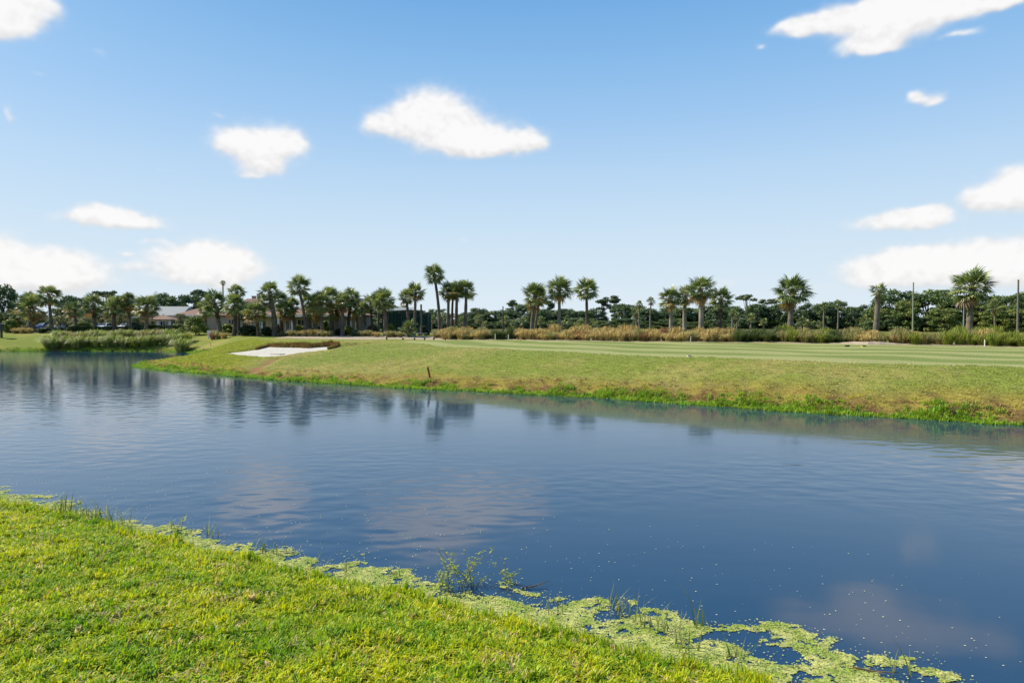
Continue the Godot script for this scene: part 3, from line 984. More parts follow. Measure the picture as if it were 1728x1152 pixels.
func make_duckweed():
	var rng := RandomNumberGenerator.new()
	rng.seed = 12
	var f := FastNoiseLite.new()
	f.seed = 77; f.frequency = 1.1; f.fractal_octaves = 4
	var mats := Shape.new()
	var places := []; var tints := PackedColorArray()
	var cell := 0.03
	var x := -17.0
	while x < 9.0:
		var line := 0.0
		var d := 2.0
		while d < 20.0:
			var p := Vector2(x, d)
			d += cell
			var approx := 15.15 - 0.62 * (x + 11.4) if x < 2.5 else 7.5 - (x - 2.5) * 0.75
			if d < approx - 3.0 or d > approx + 4.5: continue
			var s := -near_shore_distance(p)
			if s < -0.1 or s > 3.2: continue
			var w := mat_width(x)
			var n := f.get_noise_2d(p.x * 0.9, p.y * 1.3)
			var cover := 1.0 - s / w * 1.05 + n * 0.75
			var holes := f.get_noise_2d(p.x * 3.0 + 40, p.y * 3.0)
			if cover > 0.25 and holes < 0.2 + 0.5 * (cover - 0.25):
				var j := []
				for k in 4: j.append(Vector3(rng.randf_range(-0.011, 0.011), rng.randf_range(0.003, 0.014), rng.randf_range(-0.011, 0.011)))
				var h := cell * 0.56
				mats.quad(Vector3(p.x - h, 0, -p.y + h) + j[0], Vector3(p.x - h, 0, -p.y - h) + j[1], Vector3(p.x + h, 0, -p.y - h) + j[2], Vector3(p.x + h, 0, -p.y + h) + j[3], vary(rng, Color(0.23, 0.31, 0.04).lerp(Color(0.42, 0.44, 0.13), clampf(0.5 + 1.3 * f.get_noise_2d(p.x * 2.2 - 60, p.y * 2.2), 0, 1)), 0.22))
			var chance := clampf((cover + 0.12) * 0.8, 0.0, 0.4)
			chance *= 0.6
			if cover > 0.25: chance = 0.16
			if rng.randf() < chance:
				places.append(Transform3D(Basis(Vector3.UP, rng.randf() * TAU).scaled(Vector3.ONE * rng.randf_range(0.005, 0.014)), Vector3(p.x + rng.randf_range(-0.02, 0.02), 0.013 + rng.randf() * 0.006, -p.y)))
				tints.append(vary(rng, Color(0.40, 0.45, 0.10).lerp(Color(0.55, 0.54, 0.26), rng.randf() * 0.5), 0.2))
		x += cell
	var o := part(self, "duckweed_mat", mats.mesh(), M.weed)
	o.set_meta("kind", "stuff")
	tag(o, "pale green duckweed mat floating along the near shore", "duckweed")
	# loose flecks further out
	for k in 5200:
		var t := rng.randf()
		var d := rng.randf_range(5.5, 20.0)
		var p := Vector2(rng.randf_range(-0.8, 0.8) * d, d)
		var s := -near_shore_distance(p)
		if s < 0.5 or s > 7.0 or rng.randf() < s / 6.0: continue
		if f.get_noise_2d(p.x * 0.7 + 20, p.y * 0.7) + t * 0.5 < 0.12: continue
		places.append(Transform3D(Basis(Vector3.UP, rng.randf() * TAU).scaled(Vector3.ONE * rng.randf_range(0.004, 0.013)), Vector3(p.x, 0.008, -p.y)))
		tints.append(vary(rng, Color(0.62, 0.62, 0.42), 0.15))
	var leaf := Shape.new()
	for k in 6:
		var a := TAU * k / 6.0; var b := TAU * (k + 1) / 6.0
		var ra := 1.0 + 0.3 * sin(k * 2.3); var rb := 1.0 + 0.3 * sin(((k + 1) % 6) * 2.3)
		leaf.tri(Vector3(0, 0.1, 0), Vector3(cos(b) * rb, 0, sin(b) * rb), Vector3(cos(a) * ra, 0, sin(a) * ra))
	scatter("duckweed_flecks", leaf.mesh(), M.weed, places, tints, "loose floating duckweed flecks scattered over the near water", "duckweed")

func make_near_plants():
	var rng := RandomNumberGenerator.new()
	rng.seed = 19
	for r in NEAR_PLANTS:
		var p := Vector2(r[0], r[1])
		var o := thing("water_plant", r[5], "water plant", Vector3(p.x, maxf(near_height(p), -0.12), -p.y), 0.0, "plants standing in the near shallows")
		var tall: float = r[2] * 1.45 + 0.12
		for i in int(r[3] * (1.5 if r[4] == 0 else 0.8)):
			var s := Shape.new()
			var a := rng.randf() * TAU
			var dir := Vector3(cos(a), 0, sin(a))
			var lean := rng.randf_range(0.05, 0.55) * tall
			var h := tall * rng.randf_range(0.5, 1.0)
			var col := vary(rng, Color(0.12, 0.18, 0.035).lerp(Color(0.36, 0.36, 0.12), rng.randf() * 0.7), 0.2)
			var root := Vector3(rng.randf_range(-0.15, 0.15), 0, rng.randf_range(-0.15, 0.15))
			var pts := []
			for k in 5:
				var t := k / 4.0
				pts.append(root + dir * lean * t * t + Vector3(0, h * t * (1.0 - 0.25 * t * (lean / tall)), 0))
			if r[4] == 0:
				var w := rng.randf_range(0.011, 0.019)
				var side := Vector3(-sin(a), 0, cos(a))
				for k in 4:
					var w0: float = w * (1.0 - k / 4.2); var w1: float = w * (1.0 - (k + 1) / 4.2)
					s.quad(pts[k] - side * w0, pts[k] + side * w0, pts[k + 1] + side * w1 + dir * 0.002, pts[k + 1] - side * w1 + dir * 0.002, col)
				part(o, "blade", s.mesh(), M.blade)
			else:
				s.tube(pts, [0.006, 0.0055, 0.005, 0.004, 0.002], 5, [Color(0.25, 0.22, 0.09)], false)
				var stem := part(o, "stem", s.mesh(), M.blade)
				var lv := Shape.new()
				for k in 16:
					var t := rng.randf_range(0.25, 1.0)
					var at: Vector3 = pts[int(t * 3.99)].lerp(pts[mini(int(t * 3.99) + 1, 4)], fmod(t * 3.99, 1.0))
					var la := rng.randf() * TAU
					var ld := Vector3(cos(la), rng.randf_range(-0.1, 0.6), sin(la)).normalized()
					var ls := ld.cross(Vector3.UP).normalized() * 0.014
					var ll := rng.randf_range(0.05, 0.12)
					lv.quad(at, at + ld * ll * 0.5 + ls, at + ld * ll, at + ld * ll * 0.5 - ls, vary(rng, Color(0.30, 0.37, 0.05), 0.25))
				part(stem, "leaves", lv.mesh(), M.blade)
	for q in [[0.15, 10.2, 0.45, 0.4, "thin floating twig right of the centre weeds"], [3.95, 7.85, 0.5, -0.5, "bare twig lying in the right-hand duckweed"]]:
		var o := thing("fallen_twig", q[4], "twig", Vector3(q[0], 0.012, -q[1]), q[3], "twigs in the near water")
		var s := Shape.new()
		s.tube([Vector3(0, 0, 0), Vector3(q[2] * 0.5, 0.02, 0.03), Vector3(q[2], 0.05, 0.0)], [0.012, 0.009, 0.004], 6, [Color(0.26, 0.20, 0.12)])
		part(o, "stem", s.mesh(), M.bark)
		s = Shape.new()
		s.tube([Vector3(q[2] * 0.55, 0.02, 0.03), Vector3(q[2] * 0.7, 0.06, 0.12)], [0.006, 0.002], 5, [Color(0.26, 0.20, 0.12)])
		part(o, "side_shoot", s.mesh(), M.bark)

# ---------------------------------------------------------------- buildings
func bar(parent: Node, called: String, lo: Vector3, hi: Vector3, m: Material) -> MeshInstance3D:
	var s := Shape.new()
	var mid := (lo + hi) * 0.5
	s.box(lo - mid, hi - mid)
	return part(parent, called, s.mesh(), m, Transform3D(Basis(), mid))

# a wall along x with real openings: each opening is [x0, x1, y0, y1]
func wall(parent: Node, x0: float, x1: float, y0: float, y1: float, z: float, thick: float, holes: Array, m: Material):
	var s := Shape.new()
	var x := x0
	for h in holes:
		s.box(Vector3(x, y0, z - thick), Vector3(h[0], y1, z))
		if h[2] > y0 + 0.01: s.box(Vector3(h[0], y0, z - thick), Vector3(h[1], h[2], z))
		s.box(Vector3(h[0], h[3], z - thick), Vector3(h[1], y1, z))
		x = h[1]
	s.box(Vector3(x, y0, z - thick), Vector3(x1, y1, z))
	part(parent, "wall", s.mesh(), m)

func window(parent: Node, h: Array, z: float, frame: Material, panes := 2):
	var s := Shape.new()
	var t := 0.07
	s.box(Vector3(h[0], h[2], z - 0.1), Vector3(h[0] + t, h[3], z + 0.03)); s.box(Vector3(h[1] - t, h[2], z - 0.1), Vector3(h[1], h[3], z + 0.03))
	s.box(Vector3(h[0] + t, h[3] - t, z - 0.1), Vector3(h[1] - t, h[3], z + 0.03)); s.box(Vector3(h[0] + t, h[2], z - 0.1), Vector3(h[1] - t, h[2] + t, z + 0.05))
	for k in range(1, panes):
		var x: float = lerpf(h[0], h[1], float(k) / panes)
		s.box(Vector3(x - 0.03, h[2] + t, z - 0.08), Vector3(x + 0.03, h[3] - t, z + 0.01))
	var f := part(parent, "window", s.mesh(), frame)
	bar(f, "pane", Vector3(h[0] + t, h[2] + t, z - 0.06), Vector3(h[1] - t, h[3] - t, z - 0.045), M.dark_glass)

func hip_roof(parent: Node, x0: float, x1: float, z0: float, z1: float, y0: float, y1: float, m: Material, over := 0.5, gable := false):
	var s := Shape.new()
	var a := Vector3(x0 - over, y0, z1 + over); var b := Vector3(x1 + over, y0, z1 + over)
	var c := Vector3(x1 + over, y0, z0 - over); var e := Vector3(x0 - over, y0, z0 - over)
	var half := (z1 - z0) * 0.5 + over
	var inset := 0.0 if gable else minf(half, (x1 - x0) * 0.5 + over - 0.05)
	var p := Vector3(x0 - over + inset, y1, (z0 + z1) * 0.5); var q := Vector3(x1 + over - inset, y1, (z0 + z1) * 0.5)
	s.quad(a, p, q, b); s.quad(c, q, p, e); s.tri(e, p, a); s.tri(b, q, c)
	var u := Vector3(0, -0.16, 0)
	for k in [[a, b], [b, c], [c, e], [e, a]]: s.quad(k[0], k[1], k[1] + u, k[0] + u)
	s.quad(a + u, b + u, c + u, e + u)
	return part(parent, "roof", s.mesh(), m)

func make_buildings():
	var rng := RandomNumberGenerator.new()
	# long low clubhouse
	var at := on_far(-35, 120)
	var o := thing("clubhouse", "long low clubhouse with tan porch and grey wall behind the palms", "building", at)
	var holes := [[-7.8, -6.3, 0.0, 2.25], [-5.3, -3.9, 0.5, 2.2], [-3.2, -1.9, 0.0, 2.25]]
	wall(o, -9.0, -1.2, 0.0, 2.75, -1.2, 0.25, holes, M.stucco)
	for h in holes: window(o, h, -1.3, M.white_trim)
	var holes2 := [[1.5, 2.6, 0.0, 2.1], [5.6, 6.6, 0.0, 2.1], [-0.4, 0.7, 0.9, 2.1]]
	holes2.sort_custom(func(p, q): return p[0] < q[0])
	wall(o, -1.2, 8.6, 0.0, 2.75, -0.6, 0.25, holes2, M.grey_wall)
	window(o, holes2[0], -0.7, M.white_trim)
	for k in [1, 2]:
		var h: Array = holes2[k]
		var dr := bar(o, "door", Vector3(h[0] + 0.03, 0.02, -0.76), Vector3(h[1] - 0.03, h[3] - 0.03, -0.69), M.door_panel)
		bar(dr, "handle", Vector3(0.3, -0.05, 0.036), Vector3(0.36, 0.1, 0.1), M.hub)
	bar(o, "end_wall", Vector3(-9.0, 0, -9.0), Vector3(-8.75, 2.75, -1.45), M.stucco)
	bar(o, "end_wall", Vector3(8.35, 0, -9.0), Vector3(8.6, 2.75, -0.85), M.grey_wall)
	for x in [-8.8, -6.0, -3.6, -1.4]:
		bar(o, "column", Vector3(x - 0.16, 0, 0.2), Vector3(x + 0.16, 2.75, 0.52), M.trim)
	bar(o, "fascia", Vector3(-9.6, 2.75, 0.75), Vector3(9.2, 3.05, 0.87), M.trim)
	hip_roof(o, -9.0, 8.6, -9.5, 0.3, 3.07, 4.4, M.shingle, 0.55)
	# house with two chimneys behind it
	at = on_far(-54, 138)
	o = thing("chimney_house", "house with steep brown hip roof and two chimneys", "building", at)
	var h3 := [[-3.6, -2.3, 0.8, 2.2], [-0.6, 0.6, 0.8, 2.2], [2.2, 3.5, 0.8, 2.2]]
	wall(o, -5.2, 5.0, 0.0, 3.0, 0.0, 0.25, h3, M.stucco)
	for h in h3: window(o, h, -0.1, M.white_trim)
	for x in [-5.2, 4.75]: bar(o, "side_wall", Vector3(x, 0, -8), Vector3(x + 0.25, 3.0, -0.25), M.stucco)
	var rf = hip_roof(o, -5.2, 5.0, -8.0, 0.0, 3.0, 6.5, M.shingle, 0.7)
	for c in [[0.75, 1.45, 7.4], [-0.35, 0.3, 6.95]]:
		bar(rf, "chimney", Vector3(c[0], 4.6, -5.2), Vector3(c[1], c[2], -4.4), M.pink_wall)
		bar(rf, "chimney_cap", Vector3(c[0] - 0.07, c[2] + 0.002, -5.27), Vector3(c[1] + 0.07, c[2] + 0.14, -4.33), M.thatch)
	# gabled house
	at = on_far(-71, 146)
	o = thing("gabled_house", "pink house with pale gable and brown roof behind the pavilion", "building", at)
	var h4 := [[-4.5, -3.3, 0.9, 2.6], [-2.2, -1.2, 0.9, 2.6]]
	wall(o, -5.6, -0.4, 0, 3.1, 0.0, 0.25, h4, M.pink_wall)
	for h in h4: window(o, h, -0.1, M.white_trim)
	var h5 := [[0.6, 2.2, 0.9, 2.7], [3.2, 5.6, 0.9, 2.7]]
	wall(o, -0.4, 7.0, 0, 3.1, 1.2, 0.25, h5, M.stucco)
	for h in h5: window(o, h, 1.1, M.white_trim, 3)
	bar(o, "side_wall", Vector3(-5.6, 0, -7), Vector3(-5.35, 3.1, -0.25), M.pink_wall)
	bar(o, "side_wall", Vector3(6.75, 0, -7), Vector3(7.0, 3.1, 0.95), M.stucco)
	hip_roof(o, -5.6, -0.2, -7.0, 0.0, 3.1, 5.1, M.pale_roof, 0.6, true)
	hip_roof(o, -0.4, 7.0, -7.0, 1.2, 3.13, 4.9, M.shingle, 0.6)
	bar(o, "fascia", Vector3(-1.0, 2.9, 1.85), Vector3(7.6, 3.12, 1.95), M.white_trim)
	# small open pavilion
	at = on_far(-68.6, 134)
	o = thing("pavilion", "small open pavilion with brown hip roof on white posts", "pavilion", at)
	for x in [-2.2, 0.0, 2.2]:
		for z in [-1.8, 1.8]:
			bar(o, "post", Vector3(x - 0.13, 0, z - 0.13), Vector3(x + 0.13, 1.75, z + 0.13), M.white_trim)
	bar(o, "beam", Vector3(-2.4, 1.75, 1.66), Vector3(2.4, 1.95, 1.94), M.white_trim)
	bar(o, "beam", Vector3(-2.4, 1.75, -1.94), Vector3(2.4, 1.95, -1.66), M.white_trim)
	rf = hip_roof(o, -2.2, 2.2, -1.8, 1.8, 2.13, 3.0, M.shingle, 0.6)
	bar(rf, "finial", Vector3(-0.12, 2.95, -0.12), Vector3(0.12, 3.2, 0.12), M.white_trim)
	# dark netted enclosure
	at = on_far(-18.4, 117)
	o = thing("netted_enclosure", "dark green netted enclosure with pale roof edge behind the twin palms", "enclosure", at)
	var tops := [3.7, 3.75, 3.8, 3.85, 3.9, 3.95, 3.75, 3.5]
	for i in 8:
		var x := -3.9 + i * 1.12
		bar(o, "post", Vector3(x - 0.05, 0, -0.05), Vector3(x + 0.05, tops[i], 0.05), M.frame_metal)
		if i < 7:
			var s := Shape.new()
			var xa := x + 0.05; var xb := x + 1.07
			s.quad(Vector3(xa, 0.02, 0), Vector3(xa, tops[i] - 0.03, 0), Vector3(xb, tops[i + 1] - 0.03, 0), Vector3(xb, 0.02, 0))
			s.quad(Vector3(xa, 0.02, -0.02), Vector3(xb, 0.02, -0.02), Vector3(xb, tops[i + 1] - 0.03, -0.02), Vector3(xa, tops[i] - 0.03, -0.02))
			part(o, "net_panel", s.mesh(), M.screen)
	bar(o, "side_net", Vector3(-3.93, 0.02, -5.0), Vector3(-3.9, 3.65, -0.06), M.screen)
	bar(o, "side_net", Vector3(3.9, 0.02, -5.0), Vector3(3.93, 3.4, -0.06), M.screen)
	bar(o, "back_net", Vector3(-3.9, 0.02, -5.05), Vector3(3.9, 3.4, -5.02), M.screen)
	var rs := Shape.new()
	rs.quad(Vector3(-4.2, 3.72, 0.25), Vector3(-4.2, 4.25, -2.6), Vector3(1.3, 4.45, -2.6), Vector3(1.3, 3.98, 0.25))
	rs.quad(Vector3(-4.2, 3.72, 0.25), Vector3(1.3, 3.98, 0.25), Vector3(1.3, 3.86, 0.25), Vector3(-4.2, 3.6, 0.25))
	part(o, "roof", rs.mesh(), M.pale_roof)
	var brace := Shape.new()
	brace.tube([Vector3(-3.8, 0.1, 0.05), Vector3(-1.7, 2.2, 0.05)], [0.03, 0.03], 5, [Color.WHITE])
	part(o, "brace", brace.mesh(), M.frame_metal)
	# brown roofed hut at the far right
	at = on_far(99, 136)
	o = thing("roofed_hut", "small hut with brown roof half hidden at the right edge", "hut", at)
	var h6 := [[-0.5, 0.5, 0.0, 1.4]]
	wall(o, -1.2, 1.2, 0, 1.5, 0.0, 0.15, h6, M.pole_wood)
	bar(o, "door", Vector3(-0.48, 0.02, -0.1), Vector3(0.48, 1.38, -0.05), M.pole_dark)
	bar(o, "back_wall", Vector3(-1.2, 0, -2.2), Vector3(1.2, 1.5, -2.05), M.pole_wood)
	hip_roof(o, -1.2, 1.2, -2.2, 0.0, 1.66, 2.5, M.thatch, 0.4)
	# parked cars
	for c in [[-95.5, 139.0, "blue_car", "dark blue parked car between the two left palms", 1.2], [-92.0, 139.0, "white_car", "white parked car right of the tall left palm", 1.5], [-86.0, 138.0, "silver_car", "pale parked car behind the left part of the long hedge", 1.4], [-82.0, 137.0, "white_car", "pale parked car behind the middle of the long hedge", 1.6], [-77.5, 137.0, "silver_car", "pale parked car behind the right end of the long hedge", 1.5]]:
		car(on_far(c[0], c[1]), c[4], M[c[2]], c[3])

func car(at: Vector3, turn: float, paint: Material, label: String):
	var o := thing("parked_car", label, "car", at, turn, "cars parked behind the hedge")
	var profile := [Vector2(-2.15, 0.42), Vector2(-2.2, 0.75), Vector2(-1.5, 0.95), Vector2(-0.95, 1.0), Vector2(-0.35, 1.46), Vector2(1.05, 1.5), Vector2(1.75, 1.02), Vector2(2.1, 0.95), Vector2(2.18, 0.45), Vector2(1.7, 0.3), Vector2(-1.7, 0.3)]
	var s := Shape.new()
	var n := profile.size()
	for i in n:
		var a: Vector2 = profile[i]; var b: Vector2 = profile[(i + 1) % n]
		var wa := 0.66 if a.y > 1.2 else 0.86
		var wb := 0.66 if b.y > 1.2 else 0.86
		s.quad(Vector3(a.x, a.y, wa), Vector3(b.x, b.y, wb), Vector3(b.x, b.y, -wb), Vector3(a.x, a.y, -wa))
		for side in [-1.0, 1.0]: s.tri(Vector3(0, 0.8, 0.87 * side), Vector3(a.x, a.y, wa * side), Vector3(b.x, b.y, wb * side))
	part(o, "body", s.mesh(), paint)
	for side in [-1.0, 1.0]:
		var g := Shape.new()
		g.quad(Vector3(-0.8, 1.02, 0.872 * side), Vector3(-0.32, 1.4, 0.72 * side), Vector3(1.0, 1.43, 0.72 * side), Vector3(1.55, 1.04, 0.872 * side))
		part(o, "side_window", g.mesh(), M.dark_glass)
	var ws := Shape.new()
	ws.quad(Vector3(-0.98, 1.03, 0.7), Vector3(-0.4, 1.475, 0.58), Vector3(-0.4, 1.475, -0.58), Vector3(-0.98, 1.03, -0.7))
	part(o, "windscreen", ws.mesh(), M.dark_glass)
	for x in [-1.35, 1.35]:
		for side in [-1.0, 1.0]:
			var w := Shape.new()
			w.tube([Vector3(x, 0.32, 0.68 * side), Vector3(x, 0.32, 0.88 * side)], [0.32, 0.32], 14, [Color.WHITE])
			var wheel := part(o, "wheel", w.mesh(), M.rubber)
			w = Shape.new()
			w.tube([Vector3(x, 0.32, 0.86 * side), Vector3(x, 0.32, 0.895 * side)], [0.2, 0.19], 10, [Color.WHITE])
			part(wheel, "rim", w.mesh(), M.hub)
	for side in [-0.62, 0.62]:
		bar(o, "headlight", Vector3(-2.21, 0.66, side - 0.15), Vector3(-2.17, 0.78, side + 0.15), M.white_trim)

# ---------------------------------------------------------------- poles, stakes, markers
func pole(x: float, d: float, top: float, r: float, m: Material, label: String) -> Node3D:
	var at := on_far(x, d)
	var o := thing("tall_pole", label, "pole", at, 0.0, "tall poles around the course")
	var s := Shape.new()
	s.tube([Vector3(0, -0.2, 0), Vector3(0, (top - at.y) * 0.5, 0), Vector3(0, top - at.y, 0)], [r * 1.15, r, r * 0.8], 10, [Color.WHITE])
	part(o, "shaft", s.mesh(), m)
	s = Shape.new()
	s.tube([Vector3(0, top - at.y + 0.002, 0), Vector3(0, top - at.y + 0.12, 0)], [r * 1.0, r * 0.6], 10, [Color.WHITE])
	part(o, "cap", s.mesh(), M.pole_dark)
	return o

func make_course_things():
	var o := pole(-14.0, 105.0, 6.95, 0.17, M.pole_wood, "thick grey wooden pole left of the leaning palm")
	bar(o, "lamp_arm", Vector3(-0.75, 3.0, -0.03), Vector3(-0.17, 3.06, 0.03), M.pole_wood)
	bar(o, "lamp_head", Vector3(-0.95, 2.94, -0.09), Vector3(-0.75, 3.06, 0.09), M.stake_white)
	pole(-1.45, 110.0, 6.8, 0.11, M.pole_dark, "dark pole standing between the four trunk cluster and middle trio")
	pole(55.9, 95.0, 9.7, 0.1, M.pole_green, "tall thin pale pole before the large oak")
	pole(66.3, 100.0, 9.0, 0.09, M.pole_green, "thin pole just left of the largest right-hand palm trunk")
	pole(66.8, 90.0, 9.75, 0.13, M.pole_wood, "tall grey pole at the right edge")
	# red hazard stake leaning on the slope
	var at := on_far(-5.25, 43.6)
	o = thing("hazard_stake", "red wooden hazard stake leaning on the far bank slope", "stake", at)
	o.rotation = Vector3(0, 0, deg_to_rad(12))
	var s := Shape.new()
	s.box(Vector3(-0.055, -0.15, -0.055), Vector3(0.055, 0.72, 0.055))
	part(o, "shaft", s.mesh(), M.red_stake)
	s = Shape.new()
	for k in 4:
		var a := TAU * k / 4.0 + PI / 4; var b := a + TAU / 4.0
		s.tri(Vector3(0, 0.8, 0), Vector3(cos(b) * 0.077, 0.722, sin(b) * 0.077), Vector3(cos(a) * 0.077, 0.722, sin(a) * 0.077))
	part(o, "tip", s.mesh(), M.red_stake)
	# black tee markers in a row along the back of the tee
	var names_ := ["first", "second", "third", "fourth", "fifth", "sixth", "seventh", "eighth"]
	var xs := [-16.2, -14.1, -12.6, -11.3, -10.1, -8.55, 1.42, 3.72]
	for i in 8:
		var d: float = [88.0, 88.0, 88.0, 88.0, 88.0, 87.5, 86.0, 85.5][i]
		var x: float = xs[i]
		var mk := thing("tee_marker", "black tee marker, %s from the left along the tee's back edge" % names_[i], "tee marker", on_far(x, d), 0.0, "black tee markers")
		var b := Shape.new()
		b.tube([Vector3(0, -0.05, 0), Vector3(0, 0.1, 0)], [0.045, 0.045], 8, [Color.WHITE])
		part(mk, "peg", b.mesh(), M.black_plastic)
		b = Shape.new()
		b.tube([Vector3(0, 0.09, 0), Vector3(0, 0.13, 0), Vector3(0, 0.2, 0), Vector3(0, 0.27, 0), Vector3(0, 0.31, 0)], [0.06, 0.115, 0.13, 0.11, 0.05], 12, [Color.WHITE])
		part(mk, "head", b.mesh(), M.black_plastic)
	for q in [[29.8, 60.5, M.black_plastic, "black yardage block on the striped tee left of the yellow one"], [30.8, 59.6, M.yellow_block, "yellow and black yardage block on the striped tee"]]:
		var mk := thing("yardage_block", q[3], "tee marker", on_far(q[0], q[1]), 0.3, "yardage blocks on the tee")
		bar(mk, "base", Vector3(-0.22, -0.01, -0.1), Vector3(0.22, 0.07, 0.1), q[2])
		bar(mk, "top", Vector3(-0.17, 0.072, -0.08), Vector3(0.17, 0.14, 0.08), M.black_plastic)
	# pale stakes in front of the grasses
	for q in [[-2.12, 86.6, 0.75, "pale stake before the dark shrubs left of the grey pole"], [-0.45, 86.2, 0.7, "pale stake just left of the dark pole in the tan grass"], [19.8, 75.4, 0.62, "pale stake before the tan grass below the pale trunked palms"], [43.2, 62.2, 0.6, "pale stake before the bright grass at the right"]]:
		var mk := thing("marker_stake", q[3], "stake", on_far(q[0], q[1]), 0.0, "pale stakes before the grass bed")
		s = Shape.new()
		s.tube([Vector3(0, -0.1, 0), Vector3(0, q[2], 0)], [0.055, 0.05], 8, [Color.WHITE])
		part(mk, "shaft", s.mesh(), M.stake_white)
		s = Shape.new()
		s.tube([Vector3(0, q[2] + 0.001, 0), Vector3(0, q[2] + 0.05, 0)], [0.05, 0.02], 8, [Color.WHITE])
		part(mk, "cap", s.mesh(), M.stake_white)
	# dark post at the left shore
	at = on_far(-80.6, 107.5)
	o = thing("dark_post", "dark post with a box top on the far left shore lawn", "post", at)
	bar(o, "shaft", Vector3(-0.12, -0.1, -0.12), Vector3(0.12, 1.3, 0.12), M.pole_dark)
	bar(o, "box", Vector3(-0.3, 1.302, -0.22), Vector3(0.3, 2.2, 0.22), M.pole_dark)
	bar(o, "lid", Vector3(-0.36, 2.203, -0.27), Vector3(0.36, 2.28, 0.27), M.stake_white)
	at = on_far(-46.4, 104.5)
	o = thing("pedestal", "small white pedestal beside the big rounded shrub", "pedestal", at)
	bar(o, "base", Vector3(-0.22, -0.05, -0.2), Vector3(0.22, 0.9, 0.2), M.white_trim)
	bar(o, "bowl", Vector3(-0.3, 0.902, -0.28), Vector3(0.3, 1.1, 0.28), M.white_trim)
	at = on_far(-42.5, 96.0)
	o = thing("orange_stake", "thin orange stake on the lawn by the inlet", "stake", at)
	s = Shape.new()
	s.tube([Vector3(0, -0.1, 0), Vector3(0, 0.6, 0)], [0.03, 0.03], 6, [Color.WHITE])
	part(o, "shaft", s.mesh(), M.red_stake)
	s = Shape.new()
	s.tube([Vector3(0, 0.601, 0), Vector3(0, 0.7, 0)], [0.034, 0.012], 6, [Color.WHITE])
	part(o, "tip", s.mesh(), M.stake_white)
	# rake lying in the bunker
	at = Vector3(-23.0, bunker_floor(66.6) + 0.07, -66.6)
	o = thing("bunker_rake", "dark rake lying on the white bunker sand", "rake", at, -0.5)
	s = Shape.new()
	s.tube([Vector3(-0.9, 0.03, 0), Vector3(0.7, 0.1, 0)], [0.022, 0.022], 6, [Color.WHITE])
	part(o, "handle", s.mesh(), M.pole_dark)
	bar(o, "head", Vector3(0.7, 0.04, -0.3), Vector3(0.78, 0.1, 0.3), M.pole_dark)
	# small dark drain stone on the slope
	at = on_far(11.2, 43.0)
	o = thing("drain_stone", "small dark drain opening with a pale rim on the far slope", "drain", at, 0.2)
	s = Shape.new()
	s.tube([Vector3(0, -0.1, 0), Vector3(0, 0.05, 0), Vector3(0, 0.055, 0)], [0.2, 0.17, 0.12], 10, [Color.WHITE])
	part(o, "rim", s.mesh(), M.stake_white)
	s = Shape.new()
	s.tube([Vector3(0, 0.0, 0), Vector3(0, 0.09, 0)], [0.13, 0.11], 10, [Color.WHITE])
	part(o, "grate", s.mesh(), M.pole_dark)
	# low wooden bench beside the path under the pole
	at = on_far(-13.4, 99.5)
	o = thing("low_bench", "low pale bench beyond the sand under the wooden pole", "bench", at)
	bar(o, "seat", Vector3(-1.0, 0.42, -0.2), Vector3(1.0, 0.5, 0.2), M.trim)
	bar(o, "leg", Vector3(-0.8, -0.05, -0.15), Vector3(-0.68, 0.42, 0.15), M.pole_wood)
	bar(o, "leg", Vector3(0.68, -0.05, -0.15), Vector3(0.8, 0.42, 0.15), M.pole_wood)

